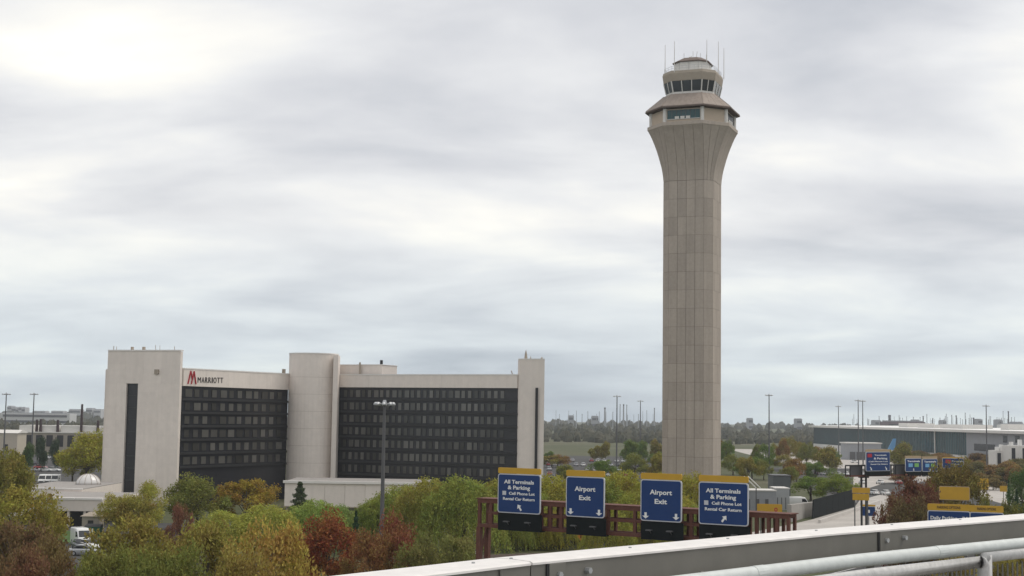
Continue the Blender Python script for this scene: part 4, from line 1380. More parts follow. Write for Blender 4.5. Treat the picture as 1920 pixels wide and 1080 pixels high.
PW = mat('car_white', (.72, .72, .71), .3, coat=.5, var=.02)
PS = mat('car_silver', (.42, .43, .45), .3, metal=.5, coat=.5, var=.02)
PD = mat('car_dark', (.03, .032, .04), .3, coat=.5, var=.02)
PR = mat('car_red', (.3, .03, .03), .3, coat=.5, var=.02)
g_ = G(152, 1022)
make_van(PW, 'white high-roofed van parked nose out by the green lawn', (g_.x, g_.y, 0), R(-60), 'vehicles by the hotel')
for px, py, m, rz, lab in ((173, 1021, PD, -70, 'dark car parked beside the white van nose'), (163, 1030, PW, -40, 'white car parked just in front of the white van'),
                           (158, 1041, PS, 10, 'silver car half hidden by olive trees near the van'), (150, 1030, PD, -60, 'dark car directly before the white van bumper')):
    g_ = G(px, py)
    make_car(m, lab, (g_.x, g_.y, 0), R(rz), 'vehicles by the hotel')
for px, py, rz, lab in ((81, 907, -84, 'white van in the left car park row, next to the shrubs'), (92, 907, -84, 'white van in the middle of the left car park row'), (104, 907, -80, 'white van in the left car park row, nearest the yellow tree')):
    g_ = G(px, py)
    make_van(PW, lab, (g_.x, g_.y, 0), R(rz), 'vans in the left car park')
for px, py, m, rz, lab in ((57, 884, PS, 15, 'silver car by the round green tree of the left car park'), (85, 884, PW, 5, 'white car centred in the left car park behind the vans'), (100, 884, PW, 0, 'white car at the yellow tree side behind the vans'),
                           (70, 872, PD, 80, 'dark car deeper in the left car park behind the silver one'), (93, 860, PW, 0, 'far white car under the dark cypress trees'), (76, 879, PR, 0, 'red car parked among white cars behind the vans')):
    g_ = G(px, py)
    make_car(m, lab, (g_.x, g_.y, 0), R(rz), 'cars in the left car park')
for px, py, m, rz, lab in ((1603, 868, PW, 10, 'white car at the left end of the dark gantry plaza'), (1672, 856, PS, 5, 'silver car before the bush at the glass terminal'), (1690, 853, PW, 0, 'white car next to the bush at the glass terminal'),
                           (1700, 855, PD, 0, 'dark car right of the bush at the glass terminal'), (1720, 858, PW, 5, 'white car above the pair of small blue signs'), (1700, 905, PW, -150, 'white car driving across the pale plaza'),
                           (1845, 880, PW, 10, 'white car on the scrubby bank by the red-brown fence'), (1893, 882, PR, -10, 'dark red car on the bank beside the red-brown fence')):
    g_ = G(px, py)
    make_car(m, lab, (g_.x, g_.y, 0), R(rz), 'cars on the airport roads')
g_ = G(1498, 952)
make_van(PW, 'white van passing behind the grey retaining wall', (g_.x, g_.y, 0), R(4), 'cars on the airport roads')

sheet('far_car_park', [(8, 440), (70, 440), (90, 760), (12, 760)], M_ASPHALT, 0.006)
sheet('tower_car_park', [(80, 340), (125, 340), (190, 620), (110, 620)], M_ASPHALT, 0.006)
protos = {}
rng = random.Random(77)
for row, (xa, xb, yy) in enumerate(((14, 66, 470), (14, 70, 500), (15, 74, 545), (16, 78, 600), (17, 82, 660), (92, 132, 400), (100, 150, 470), (108, 165, 540))):
    x = xa
    while x < xb:
        cn = rng.choice(('white', 'silver', 'dark', 'white', 'red'))
        rz = R(90 + rng.uniform(-4, 4))
        if cn not in protos:
            protos[cn] = make_car({'white': PW, 'silver': PS, 'dark': PD, 'red': PR}[cn], cn + ' car in the parked rows beyond the willows', (x, yy, 0), rz, 'cars in the far rows')
        else:
            c = copy_tree(protos[cn])
            c.location = (x, yy + rng.uniform(-.4, .4), 0)
            c.rotation_euler = (0, 0, rz)
        x += rng.choice((2.9, 2.9, 2.9, 5.8, 8.7))

# ------------------------------------------------------------------ trees
def leaf(vs, fs, p, s, rng, d=None, asp=1.0):
    a = Vector((rng.gauss(0, 1), rng.gauss(0, 1), rng.gauss(0, 1))).normalized()
    if d is not None:
        a = (a * .55 + d).normalized()
    b = a.cross(Vector((rng.gauss(0, 1), rng.gauss(0, 1), rng.gauss(0, 1)))).normalized()
    c = a.cross(b)
    n = len(vs)
    h = s * asp
    vs += [p - b * s * .5 - a * h * .1, p + c * s * .35 + a * h * .4, p + b * s * .5 + a * h * .9, p - c * s * .35 + a * h * .4]
    fs.append((n, n + 1, n + 2, n + 3))


def leaf_mesh(vs, fs, name):
    me = bpy.data.meshes.new(name)
    me.from_pydata([tuple(v_) for v_ in vs], [], fs)
    me.materials.append(M_LEAF)
    me.update()
    return me


def round_crown(seed, nblob=40, per=235, rad=(4.5, 4.5, 3.9), zc=5.7, up=.25, size=(.17, .36)):
    rng = random.Random(seed)
    vs, fs, blobs = [], [], []
    for k in range(nblob):
        th = rng.uniform(0, 2 * math.pi)
        cz = rng.uniform(-.8, 1)
        rr_ = math.sqrt(max(0, 1 - cz * cz))
        f = rng.uniform(.42, 1.0) ** .6
        lump = 1 + .24 * math.sin(3 * th + seed) + .16 * math.sin(5 * th + 2 * seed + 3 * cz)
        blobs.append((Vector((rad[0] * rr_ * math.cos(th) * f * lump, rad[1] * rr_ * math.sin(th) * f * lump, zc + rad[2] * cz * f)), rng.uniform(.6, 1.6)))
    for c, r_ in blobs:
        for j in range(int(per * r_ / 1.1)):
            d = Vector((rng.gauss(0, 1), rng.gauss(0, 1), rng.gauss(0, 1) * .8 + .15)).normalized()
            q = c + d * r_ * rng.uniform(.3, 1.25) ** .75
            leaf(vs, fs, q, rng.uniform(*size), rng, d * .5 + Vector((0, 0, up)))
    return leaf_mesh(vs, fs, 'crown'), blobs


def trunk_mesh(blobs, seed, h=10.0, r0=.24, zfork=2.6):
    rng = random.Random(seed)
    mb = MB()
    mb.tube([(0, 0, 0), (.04, .02, zfork * .6), (-.05, .05, zfork), (.1, 0, h * .55), (.0, 0, h * .75)], [r0 * 1.3, r0, r0 * .85, r0 * .5, r0 * .12], 8)
    for c, r_ in rng.sample(blobs, min(14, len(blobs))):
        zs = rng.uniform(zfork * .8, h * .5)
        m_ = Vector((c.x * .45, c.y * .45, zs + (c.z - zs) * .6 + .2))
        mb.tube([(0, 0, zs), m_, c], [r0 * .42, r0 * .26, r0 * .06], 5)
    return mb.mesh('trunk', M_TRUNK)


def willow(seed):
    rng = random.Random(seed)
    vs, fs, blobs = [], [], []
    for k in range(300):
        th = rng.uniform(0, 2 * math.pi)
        rr_ = 4.5 * math.sqrt(rng.uniform(.02, 1))
        lump = 1 + .15 * math.sin(3 * th + seed)
        top = 9.6 - (rr_ / 4.6) ** 2 * 3.4 + rng.uniform(-.9, .3)
        x, y = rr_ * math.cos(th) * lump, rr_ * math.sin(th) * lump
        if k % 12 == 0:
            blobs.append((Vector((x * .8, y * .8, top - .4)), 1))
        ln = rng.uniform(2.6, 7.4)
        z = top
        out = .0
        while z > max(.6, top - ln):
            z -= .125
            out += .012
            p = Vector((x * (1 + out) + rng.gauss(0, .16), y * (1 + out) + rng.gauss(0, .16), z))
            leaf(vs, fs, p, rng.uniform(.13, .24), rng, Vector((rng.gauss(0, .3), rng.gauss(0, .3), -1)), 1.7)
        for j in range(14):
            d = Vector((rng.gauss(0, 1), rng.gauss(0, 1), rng.gauss(0, .6)))
            leaf(vs, fs, Vector((x, y, top)) + d * .33, rng.uniform(.16, .3), rng, Vector((x * .05, y * .05, .3)))
    return leaf_mesh(vs, fs, 'crown'), blobs


def cone_tree(seed, slim=1.0):
    rng = random.Random(seed)
    vs, fs, blobs = [], [], []
    for k in range(5200):
        z = .5 + 9.5 * rng.random() ** 1.25
        rm = (4.4 * (1 - (z / 10.2)) ** .85 + .1) * (.72 + .28 * math.sin(z * 4.5 + 2 * math.sin(seed)))
        th = rng.uniform(0, 2 * math.pi)
        rr_ = rm * rng.uniform(.45, 1.05) * (1 + .15 * math.sin(5 * th + z))
        d = Vector((math.cos(th), math.sin(th), -.15))
        leaf(vs, fs, Vector((rr_ * math.cos(th), rr_ * math.sin(th), z)), rng.uniform(.2, .42), rng, d * .8, 1.4)
    blobs = [(Vector((math.cos(a) * 1.5, math.sin(a) * 1.5, 2 + a)), 1) for a in (0, 1, 2, 3, 4, 5)]
    return leaf_mesh(vs, fs, 'crown'), blobs


KIND = {}
for nm, fn, seeds in (('round', round_crown, (1, 2, 3, 4)), ('willow', willow, (11, 12, 13)), ('cone', cone_tree, (21,))):
    KIND[nm] = []
    for s in seeds:
        cm, bl_ = fn(s)
        KIND[nm].append((cm, trunk_mesh(bl_, s)))
cm, bl_ = round_crown(31, 40, 230, (4.5, 4.5, 3.4), 6.3, .7, (.16, .34))
KIND['feather'] = [(cm, trunk_mesh(bl_, 31))]
cm, bl_ = round_crown(32, 40, 230, (4.4, 4.4, 3.7), 6.0, .9, (.15, .32))
KIND['feather'].append((cm, trunk_mesh(bl_, 32)))
cm, bl_ = round_crown(41, 30, 170, (4.3, 4.3, 4.4), 5.0, .2, (.3, .55))
KIND['bush'] = [(cm, trunk_mesh(bl_, 41, 8, .2, 1.0))]
tree_n = [0]


def tree(px, ytop, hw, Y, kind, col, label, group=None, name='tree', zs=1.0):
    i = tree_n[0]
    tree_n[0] += 1
    rng = random.Random(1000 + i)
    cm, tm = KIND[kind][i % len(KIND[kind])]
    p = P(px, ytop, Y)
    t = thing(name, (p.x, p.y, 0), label, {'shrub': 'shrub'}.get(name, 'tree'), group, rng.uniform(0, 6.28))
    h = p.z
    s = hw * Y / 2700 / 4.9
    t.scale = (s, s, h / 10.0)
    for nm, me in (('trunk', tm), ('crown', cm)):
        o = bpy.data.objects.new(nm, me)
        COL.objects.link(o)
        o.parent = t
        o.color = (*col, 1)
    return t


OLIVE = (0.160, 0.141, 0.052)
OLIVEG = (0.128, 0.132, 0.048)
YELL = (0.272, 0.205, 0.072)
YELLG = (0.217, 0.202, 0.069)
LIME = (.232, .235, .075)
GREEN = (0.098, 0.128, 0.045)
WILG = (.165, .182, .062)
RED = (.158, .07, .044)
BROWN = (0.162, 0.103, 0.055)
DARKG = (0.040, 0.061, 0.036)
ORANGE = (0.239, 0.132, 0.051)
DARKRED = (.125, .092, .055)

# back row near the hotel
tree(222, 926, 34, 236, 'feather', YELLG, 'yellow-green tree at the foot of the slot window tower', 'trees by the hotel')
tree(280, 906, 40, 232, 'feather', YELLG, 'taller yellow-green tree at the foot of the slot window tower', 'trees by the hotel')
tree(252, 930, 45, 215, 'feather', OLIVE, 'olive tree before the two yellow-green trees at the tower', 'trees by the hotel')
tree(372, 893, 62, 245, 'round', OLIVEG, 'large olive green tree hiding the hotel wing base', 'trees by the hotel')
tree(468, 896, 58, 250, 'round', (0.190, 0.143, 0.050), 'orange-olive tree left of the podium', 'trees by the hotel')
tree(563, 904, 33, 262, 'cone', (0.059, 0.074, 0.043), 'small dark spruce before the podium wall', name='conifer')
tree(418, 955, 52, 196, 'willow', LIME, 'bright lime green tree behind the yellow tree top', 'lime green trees')
tree(500, 944, 62, 200, 'willow', LIME, 'broad lime green tree below the orange-olive tree', 'lime green trees')
tree(592, 935, 60, 212, 'willow', (0.182, 0.225, 0.080), 'lime green tree under the podium wall', 'lime green trees')
tree(640, 945, 30, 216, 'willow', (0.169, 0.207, 0.079), 'narrow lime green tree before the podium columns', 'lime green trees')
tree(340, 948, 28, 182, 'round', (0.139, 0.077, 0.057), 'small maroon tree between olive and lime trees', 'red trees')
tree(620, 965, 72, 152, 'round', RED, 'rusty red tree before the podium', 'red trees')
tree(572, 1000, 40, 150, 'round', RED, 'lower rusty red tree beside the yellow tree', 'red trees')
tree(742, 972, 62, 142, 'round', (0.157, 0.083, 0.053), 'brownish red tree in front of the light mast', 'red trees')
tree(690, 1000, 50, 138, 'round', BROWN, 'brown leaved tree between the two red trees', 'red trees')
tree(668, 958, 16, 205, 'cone', DARKG, 'slim dark conifer by the podium columns', name='conifer')
# willows left of the gantry
tree(752, 908, 62, 222, 'willow', WILG, 'green willow beside the tall light mast', 'willows')
tree(805, 893, 66, 214, 'willow', (0.192, 0.184, 0.063), 'yellowish willow between the mast and the gantry', 'willows')
tree(868, 890, 70, 210, 'willow', WILG, 'broad green willow touching the gantry end', 'willows')
tree(700, 935, 40, 220, 'willow', (0.155, 0.183, 0.062), 'small willow behind the light mast foot', 'willows')
tree(850, 1000, 55, 150, 'round', (0.142, 0.141, 0.059), 'low olive bush below the willows', name='shrub')
tree(790, 1010, 50, 135, 'round', (0.128, 0.123, 0.053), 'low olive bush at the brownish red tree', name='shrub')
WIL = ['tall willow behind the left terminals sign', 'tall willow filling the gap right of the left terminals sign', 'tall willow behind the left exit sign', 'tall yellow willow between the two exit signs',
       'tall willow behind the right exit sign', 'tall willow left of the right terminals sign'] + ['low willow under the gantry truss by the ' + q for q in
       ('left leg', 'orange diamond sign', 'right exit sign', 'right terminals sign', 'left terminals sign', 'left exit sign', 'gap between the exit signs', 'catwalk of the right exit sign', 'catwalk of the right terminals sign', 'catwalk of the left terminals sign')]
for k, (px, yt, hw) in enumerate(((945, 893, 62), (1035, 888, 66), (1110, 884, 60), (1168, 880, 58), (1235, 886, 60), (1296, 884, 50), (995, 915, 50), (1080, 925, 50), (1190, 920, 48), (1270, 925, 50), (960, 945, 40), (1050, 955, 42), (1140, 950, 44), (1225, 950, 40), (1310, 945, 36), (1010, 950, 40))):
    tree(px, yt, hw, 232 + 4 * (k % 4) - (14 if k > 5 else 0) - (8 if k > 9 else 0), 'willow', [(0.192, 0.190, 0.059), (0.217, 0.202, 0.064), WILG, (0.211, 0.197, 0.061)][k % 4],
         WIL[k], 'willows behind the rust gantry')
# foreground
tree(255, 966, 92, 132, 'feather', OLIVE, 'big olive tree in front of the van and kiosk', 'foreground trees')
tree(385, 985, 88, 124, 'feather', (0.166, 0.141, 0.055), 'big olive tree next to the yellow feathery tree', 'foreground trees')
tree(318, 1020, 80, 112, 'feather', OLIVEG, 'green olive tree low between the two big olive trees', 'foreground trees')
tree(520, 988, 92, 110, 'feather', (0.253, 0.192, 0.076), 'yellow feathery tree below the red trees', 'foreground trees')
tree(200, 1025, 70, 118, 'feather', OLIVEG, 'low green tree next to the parked cars', 'foreground trees')
tree(452, 1035, 70, 104, 'feather', (0.204, 0.167, 0.068), 'low yellowish tree beside the yellow feathery tree', 'foreground trees')
# left edge
tree(12, 838, 56, 240, 'round', (0.154, 0.141, 0.052), 'tall olive tree left of the car park', 'trees at the left')
tree(28, 858, 34, 250, 'round', OLIVE, 'olive tree beside the parked silver car', 'trees at the left')
tree(38, 918, 78, 178, 'round', (0.192, 0.172, 0.059), 'yellow-olive tree before the entrance block', 'trees at the left')
tree(84, 948, 34, 176, 'round', (0.185, 0.160, 0.056), 'smaller yellow-olive tree by the lawn', 'trees at the left')
tree(30, 972, 75, 130, 'round', DARKRED, 'dark red-brown tree below the yellow-olive trees', 'trees at the left')
tree(100, 1012, 55, 122, 'round', (0.135, 0.105, 0.055), 'brown-olive tree beside the parked cars', 'trees at the left')
tree(40, 1030, 65, 110, 'round', (0.127, 0.082, 0.052), 'low red-brown tree under the dark red one', 'trees at the left')
tree(165, 810, 52, 385, 'round', (0.210, 0.197, 0.058), 'big yellow-green tree behind the skylight dome', 'trees by the hotel')
tree(138, 838, 34, 392, 'round', (0.192, 0.178, 0.057), 'yellow-green tree left of the biggest one behind the dome', 'trees by the hotel')
tree(54, 830, 15, 440, 'bush', (0.066, 0.092, 0.044), 'round dark green tree by the left car park')
tree(79, 818, 12, 470, 'bush', (0.047, 0.062, 0.043), 'dark cypress in the car park, left of its twin', 'car park cypresses', name='conifer')
tree(105, 822, 11, 478, 'bush', (0.047, 0.062, 0.043), 'dark cypress in the car park, right of its twin', 'car park cypresses', name='conifer')
# right side
tree(1520, 892, 44, 365, 'round', (0.110, 0.140, 0.047), 'green tree behind the white van', 'trees at the right')
tree(1572, 890, 42, 355, 'round', (0.130, 0.152, 0.048), 'green tree behind the dark fence', 'trees at the right')
tree(1704, 902, 60, 178, 'round', (0.108, 0.061, 0.045), 'dark red tree below the small blue signs', 'trees at the right')
tree(1700, 934, 52, 168, 'round', (.105, .082, .05), 'olive-brown bush spreading below the dark red tree', 'trees at the right', name='shrub')
tree(1745, 938, 40, 170, 'round', (.115, .085, .05), 'brown bush just left of the gold headed signs', 'trees at the right', name='shrub')
tree(1732, 922, 42, 182, 'round', (0.120, 0.070, 0.046), 'smaller dark red tree left of the yellow sign', 'trees at the right')
tree(1668, 930, 20, 198, 'round', (0.127, 0.094, 0.052), 'brown shrub left of the dark red tree', name='shrub')
tree(1788, 866, 56, 232, 'round', (0.127, 0.106, 0.046), 'olive tree with orange top behind the yellow sign', 'trees at the right')
tree(1762, 885, 34, 236, 'round', (0.158, 0.100, 0.047), 'orange-brown tree left of the olive tree top', 'trees at the right')
tree(1692, 829, 25, 520, 'bush', (0.154, 0.141, 0.059), 'olive bush in front of the glass terminal')
tree(1917, 882, 26, 262, 'round', (0.079, 0.109, 0.051), 'green tree right of the concrete ramp', 'trees at the right')
tree(1891, 897, 7, 280, 'cone', DARKG, 'tiny dark cypress next to the tiny yellow sign', name='conifer')
tree(1906, 918, 14, 240, 'cone', (0.047, 0.074, 0.043), 'dark shrub below the green tree by the ramp', name='shrub')
for k, (px, yt, hw, Y) in enumerate(((1850, 938, 26, 190), (1885, 944, 26, 182), (1915, 946, 22, 182), (1838, 952, 22, 175))):
    tree(px, yt, hw, Y, 'round', (0.122, 0.123, 0.047), 'low olive bush beside the gold headed signs', 'bushes by the gold headed signs', name='shrub')
for px, yt, hw, Y in ((1885, 1040, 45, 150), (1800, 1045, 45, 148), (1930, 1035, 40, 155)):
    tree(px, yt, hw, Y, 'round', (0.192, 0.161, 0.066), 'low yellowish bush seen through the bars of the railing', 'bushes below the railing', name='shrub')
rng = random.Random(5)
for k in range(64):
    px = rng.uniform(1690, 1925)
    Y = rng.uniform(430, 780)
    tree(px, 792 + 2700 * (20 - rng.uniform(3.0, 6.0)) / Y, rng.uniform(14, 30), Y, 'bush', rng.choice(((0.164, 0.113, 0.059), (0.140, 0.112, 0.058), (0.178, 0.125, 0.066), (0.115, 0.105, 0.052))),
         'low brownish scrub on the bank before the annexes', 'scrub on the bank', name='shrub')
for k in range(46):
    px = rng.uniform(1005, 1600)
    Y = rng.uniform(420, 820)
    cn, cc_ = rng.choice((('olive', OLIVE), ('green-olive', OLIVEG), ('green', GREEN), ('rusty', (.16, .105, .05))))
    tree(px, 785 + 2700 * (20 - rng.uniform(5, 11)) / Y, rng.uniform(14, 30) * 520 / Y, Y, ('bush', 'round', 'round')[k % 3], cc_,
         'distant ' + cn + ' tree beyond the control tower', 'distant trees beyond the tower')

# ------------------------------------------------------------------ far skyline
def lumps(name, rows, m, seed):
    rng = random.Random(seed)
    mb = MB()
    for (px0, px1, Y, h0, h1, n) in rows:
        for k in range(n):
            px = rng.uniform(px0, px1)
            yy = Y * rng.uniform(.92, 1.08)
            x = X(px, yy)
            h = rng.uniform(h0, h1)
            r_ = h * rng.uniform(.45, .95)
            rings = []
            for i in range(4):
                a = R((0, 28, 55, 80)[i])
                rings.append([Vector((x + r_ * math.cos(a) * math.cos(2 * math.pi * j / 7) * rng.uniform(.65, 1.25), yy + r_ * math.cos(a) * math.sin(2 * math.pi * j / 7), h * math.sin(a) * rng.uniform(.75, 1.15))) for j in range(7)])
            mb.loft(rings)
    o = mb.build(name, m)
    o['kind'] = 'stuff'
    return tag(o, 'far grey-green woodland reading as one band along the skyline', 'woodland', kind='stuff')


M_WOOD = ground_mat('far_woodland', (.045, .05, .035), (.085, .078, .05), .05, .4)
lumps('far_woodland', [(-150, 2050, 1250, 4, 9, 420), (-150, 2050, 1550, 5, 10, 520), (-150, 2050, 2100, 6, 12, 560), (-200, 2150, 3300, 9, 17, 560), (-100, 230, 1000, 5, 10, 60)], M_WOOD, 9)


def block(name, px0, px1, ytop, Y, label, m, cat='building', group=None, depth=30):
    c = P((px0 + px1) / 2, 790, Y)
    t = thing(name, (c.x, Y, 0), label, cat, group)
    hw = (px1 - px0) / 2 * Y / 2700
    h = max(3, Z((px0 + px1) / 2, ytop, Y))
    MB().box(-hw, 0, 0, hw, depth, h).build('wall', m, t)
    MB().box(-hw * .9, 2, h, hw * .9, depth - 2, h + max(.6, h * .06)).build('roof', M_FARGREY, t)
    nf = max(2, int(h / 8))
    for k in range(nf):
        MB().box(-hw * .92, -.5, h * (k + .35) / nf, hw * .92, -.02, h * (k + .75) / nf).build('window_band', M_FARDARK, t)
    return t


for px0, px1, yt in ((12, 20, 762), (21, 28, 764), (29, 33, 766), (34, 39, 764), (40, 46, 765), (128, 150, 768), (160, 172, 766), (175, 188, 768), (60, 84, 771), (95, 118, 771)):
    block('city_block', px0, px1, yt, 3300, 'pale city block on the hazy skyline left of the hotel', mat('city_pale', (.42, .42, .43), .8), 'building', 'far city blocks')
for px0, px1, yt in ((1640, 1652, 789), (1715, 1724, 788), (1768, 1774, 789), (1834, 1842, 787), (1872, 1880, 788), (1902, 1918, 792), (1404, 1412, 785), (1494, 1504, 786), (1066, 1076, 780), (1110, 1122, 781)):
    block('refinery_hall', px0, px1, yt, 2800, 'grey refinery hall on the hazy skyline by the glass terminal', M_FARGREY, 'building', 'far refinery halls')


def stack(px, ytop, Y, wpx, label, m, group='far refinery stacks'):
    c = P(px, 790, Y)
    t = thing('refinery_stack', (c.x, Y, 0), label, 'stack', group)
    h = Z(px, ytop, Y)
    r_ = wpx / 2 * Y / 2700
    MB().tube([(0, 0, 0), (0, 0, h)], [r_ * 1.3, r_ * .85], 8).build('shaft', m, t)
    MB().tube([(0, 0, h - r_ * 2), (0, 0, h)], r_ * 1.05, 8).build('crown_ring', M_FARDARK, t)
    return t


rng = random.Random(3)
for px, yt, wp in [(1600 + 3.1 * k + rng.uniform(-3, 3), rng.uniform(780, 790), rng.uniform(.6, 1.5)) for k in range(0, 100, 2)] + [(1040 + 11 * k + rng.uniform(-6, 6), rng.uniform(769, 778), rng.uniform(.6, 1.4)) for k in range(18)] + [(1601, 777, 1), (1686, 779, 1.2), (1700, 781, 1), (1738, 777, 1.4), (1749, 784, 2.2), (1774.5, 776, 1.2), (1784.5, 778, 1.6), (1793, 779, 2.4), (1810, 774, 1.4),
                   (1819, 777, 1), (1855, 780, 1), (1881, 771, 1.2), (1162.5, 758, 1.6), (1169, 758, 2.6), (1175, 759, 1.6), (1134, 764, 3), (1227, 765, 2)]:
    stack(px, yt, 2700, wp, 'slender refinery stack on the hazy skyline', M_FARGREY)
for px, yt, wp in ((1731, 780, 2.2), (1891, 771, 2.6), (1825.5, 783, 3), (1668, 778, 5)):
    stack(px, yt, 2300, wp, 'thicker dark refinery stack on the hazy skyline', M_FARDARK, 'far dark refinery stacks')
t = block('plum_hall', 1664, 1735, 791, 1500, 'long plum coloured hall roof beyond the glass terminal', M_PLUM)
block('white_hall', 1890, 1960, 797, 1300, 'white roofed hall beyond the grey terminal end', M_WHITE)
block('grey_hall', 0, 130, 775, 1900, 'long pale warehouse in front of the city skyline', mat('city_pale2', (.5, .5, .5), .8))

# ------------------------------------------------------------------ deck and railing at the camera
ZC = 18.8
PATH = [Vector(q) for q in ((-12.6, -4.0, 0), (-8.6, 1.0, 0), (-4.6, 6.3, 0), tuple(G(620, 1080, ZC)), tuple(G(925, 1046, ZC)), tuple(G(1500, 994, ZC)), tuple(G(1715, 978, ZC)), tuple(G(1920, 963, ZC)), (14.3, 25.9, 0), (24.5, 34.6, 0))]
for p in PATH:
    p.z = 0


def offs(o):
    out = []
    for i, p in enumerate(PATH):
        if i == 0:
            d = PATH[1] - p
        elif i == len(PATH) - 1:
            d = p - PATH[i - 1]
        else:
            d = (PATH[i + 1] - p).normalized() + (p - PATH[i - 1]).normalized()
        d.normalize()
        out.append(p + Vector((d.y, -d.x, 0)) * o)
    return out


def at_px(px, off, z):
    """point on the offset path that shows at photograph column px"""
    pts = offs(off)
    for a, b in zip(pts, pts[1:]):
        for k in range(400):
            q = a.lerp(b, k / 400) + Vector((0, 0, z))
            r_ = q - CAM
            if r_.dot(FWD) > .5 and 960 + F_PX * r_.dot(CX) / r_.dot(FWD) >= px:
                return q, (b - a).normalized()


deck_pts = offs(.55) + [Vector((26, -6, 0))]
mb = MB()
nD = len(deck_pts)
mb.add([(p.x, p.y, 17.3) for p in deck_pts] + [(p.x, p.y, 16.5) for p in deck_pts], [tuple(range(nD)), tuple(range(2 * nD - 1, nD - 1, -1))] + [(i, n_, nD + n_, nD + i) for i in range(nD) for n_ in [(i + 1) % nD]])
structure('bridge_deck', mb, M_CONC2)
for x, y in ((-4, -1), (5, 12), (18, 24), (16, 4)):
    structure('bridge_pier', MB().tube([(x, y, 0), (x, y, 16.5)], .8, 14), M_CONC2)

rail = thing('bridge_railing', (PATH[0].x, PATH[0].y, 17.3), 'grey metal bridge railing with white cap, pale tube and slotted lower rail', 'railing')
RO = rail.location.copy()


def sweep(profile, i0, i1, gap=.0, t0=None, t1=None):
    """profile of (offset, z) swept along PATH[i0..i1]"""
    cols = [offs(o) for o, z in profile]
    rings = []
    for i in range(i0, i1 + 1):
        ring = []
        for (o, z), c in zip(profile, cols):
            q = c[i].copy()
            if i == i0:
                q += (c[i + 1] - c[i]).normalized() * gap
            if i == i1:
                q -= (c[i] - c[i - 1]).normalized() * gap
            q.z = z
            ring.append(q - RO)
        rings.append(ring)
    return MB().loft(rings)


for i0, i1 in ((0, 2), (2, 4), (4, 7), (7, 8), (8, 9)):
    sweep([(.012, ZC - .27), (.41, ZC - .27), (.41, ZC - .028), (.012, ZC - .028)][::-1], i0, i1, .008).build('beam_section', M_RAILFACE, rail)
    sweep([(0, ZC - .026), (.424, ZC - .03), (.424, ZC - .012), (.40, ZC - .001), (.2, ZC + .006), (0, ZC)][::-1], i0, i1, .012).build('cap_section', M_RAILCAP, rail)
    # bent tab at the joint
for px in (925,):
    q, d = at_px(px + 13, .412, ZC - .14)
    MB().bar(q - RO + Vector((0, 0, -.13)), q - RO + Vector((0, 0, .105)), .012, .05).build('joint_cover', M_RAILFACE, rail)
for px in (1030, 1650):
    q, d = at_px(px, .412, ZC - .15)
    n_ = Vector((d.y, -d.x, 0))
    q = q - RO
    MB().bar(q - d * .03 + n_ * .006 + Vector((0, 0, .0)), q - d * .055 + n_ * .006, .015, .24).build('plate_gap', M_BLACK, rail)
    pl = MB().bar(q - d * .03 + n_ * .012, q + d * .17 + n_ * .012, .02, .235).build('splice_plate', M_RAILFACE, rail, bevel=.004)
    MB().bar(q + d * .175 + n_ * .008, q + d * .19 + n_ * .008, .015, .235).build('plate_edge', M_RAILFACE, rail)
    for s, zz_ in ((.09, .02), (.48, .03)):
        MB().tube([q + d * s + n_ * .0 + Vector((0, 0, zz_)), q + d * s + n_ * .05 + Vector((0, 0, zz_))], .028, 6).build('bolt', M_METAL, rail)
for px in (610, 887, 958, 1180, 1364, 1530, 1672, 1800):
    r_ = at_px(px, .2, ZC + .005)
    q = r_[0] - RO
    MB().tube([q, q + Vector((0, 0, .012))], .016, 6).build('cap_bolt', M_METAL, rail)
# pale tube rail
MB().tube([p + Vector((0, 0, 18.515)) - RO for p in offs(.66)], .0725, 18).build('tube_rail', M_RAILTUBE, rail, smooth=True)
for i in range(len(PATH) - 1):
    a = offs(.66)[i].lerp(offs(.66)[i + 1], .5)
    b = offs(.40)[i].lerp(offs(.40)[i + 1], .5)
    MB().bar(Vector((a.x, a.y, 18.47)) - RO, Vector((b.x, b.y, 18.55)) - RO, .05, .02).build('tube_bracket', M_RAILFACE, rail)
for px in (1420, 1760):
    q, d = at_px(px, .66, 18.515)
    MB().tube([q - d * .09 - RO, q + d * .09 - RO], .0765, 16).build('tube_sleeve', M_RAILTUBE, rail, smooth=False)
# slotted lower rail: two framed panels that meet at a post
OF, ZP = .86, 18.385
qp, dp = at_px(1846, OF, ZP)
pts = offs(OF)


def along(q, d, s):
    return q + d * s


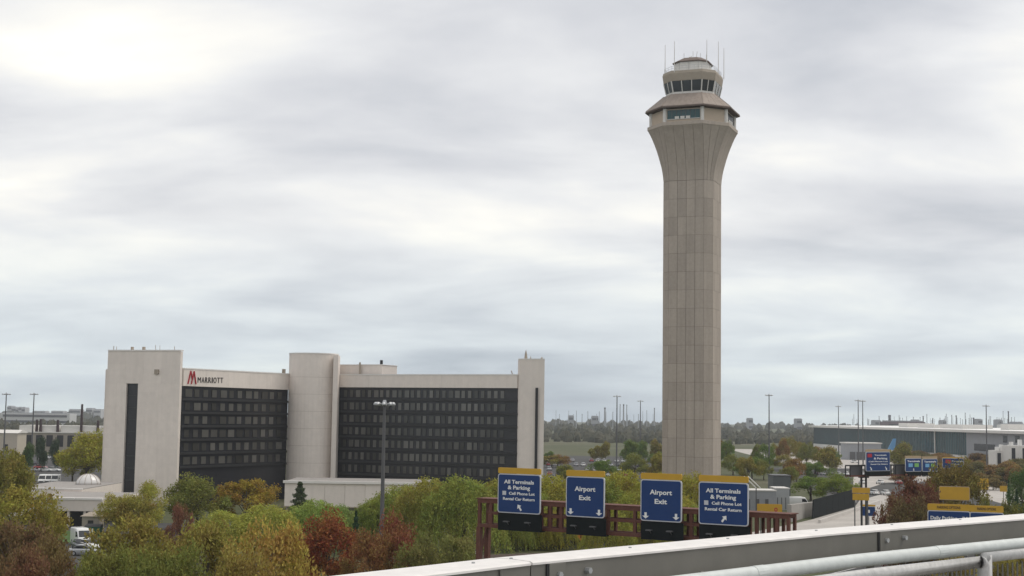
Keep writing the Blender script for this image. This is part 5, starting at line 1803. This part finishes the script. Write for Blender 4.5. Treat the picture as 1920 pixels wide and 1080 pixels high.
ia = max(i for i, p in enumerate(pts) if (p - Vector((qp.x, qp.y, 0))).dot(dp) < 0)
left_pts = [Vector((p.x, p.y, ZP)) for p in pts[:ia + 1]]
endp = qp - dp * .10
el = [endp + dp * (.07 * math.sin(R(a))) + Vector((0, 0, -.07 + .07 * math.cos(R(a)))) for a in range(0, 91, 15)]
MB().tube([p - RO for p in left_pts + [endp - dp * .02] + el + [el[-1] + Vector((0, 0, -.93))]], .07, 14).build('frame_pipe', M_RAILPIPE, rail, smooth=True)
zR = ZP + .045
right_pts = [Vector((p.x, p.y, zR)) for p in pts[ia + 1:]]
st = qp + Vector((0, 0, .045)) + dp * .0
MB().tube([p - RO for p in [st] + right_pts], .06, 14).build('frame_pipe', M_RAILPIPE, rail, smooth=True)
MB().tube([st + dp * .05 - RO + Vector((0, 0, .03)), st + dp * .05 - RO + Vector((0, 0, -1.05))], .062, 12).build('rail_post', M_RAILPIPE, rail, smooth=True)
for side_ in (-1, 1):
    for k in range(1, 46):
        p = qp + dp * (side_ * (.09 + .062 * k) + (.03 if side_ > 0 else -.03))
        if side_ < 0:
            # keep to the bent path
            p2 = at_px(1846 - 12 - 8.2 * k, OF, ZP)
            if p2 is None:
                continue
            p = p2[0]
        else:
            p2 = at_px(1861 + 9.2 * k, OF, ZP)
            p = p2[0]
            if k > 20:
                continue
        if side_ < 0 and k > 24:
            continue
        MB().bar(Vector((p.x, p.y, ZP - .05)) - RO, Vector((p.x, p.y, 17.36)) - RO, .016, .02).build('baluster', M_RAILFACE, rail)
MB().tube([Vector((p.x, p.y, 17.36)) - RO for p in pts], .04, 8).build('bottom_rail', M_RAILPIPE, rail)
for i in range(len(PATH) - 1):
    for f_ in (.25, .75):
        a = offs(.5)[i].lerp(offs(.5)[i + 1], f_)
        b2 = offs(.3)[i].lerp(offs(.3)[i + 1], f_)
        MB().bar(Vector((a.x, a.y, ZC - .37)) - RO, Vector((b2.x, b2.y, ZC - .285)) - RO, .07, .04).build('stanchion_arm', M_RAILFACE, rail)
        MB().bar(Vector((a.x, a.y, 16.7)) - RO, Vector((a.x, a.y, ZC - .34)) - RO, .07, .07).build('stanchion', M_RAILFACE, rail)

# ------------------------------------------------------------------ haze
hz = MB().box(-6100, -200, -1.0, 6100, 6500, 106)
hm = bpy.data.materials.new('haze')
hm.use_nodes = True
t = hm.node_tree
t.nodes.clear()
pv = N(t, 'ShaderNodeVolumePrincipled')
pv.inputs['Color'].default_value = (.86, .91, 1.0, 1)
pv.inputs['Density'].default_value = 0.00009
pv.inputs['Anisotropy'].default_value = 0.2
ou = N(t, 'ShaderNodeOutputMaterial')
t.links.new(pv.outputs[0], ou.inputs['Volume'])
ho = hz.build('haze', hm)
tag(ho, 'pale even haze filling the air over the airport', 'haze', kind='stuff')
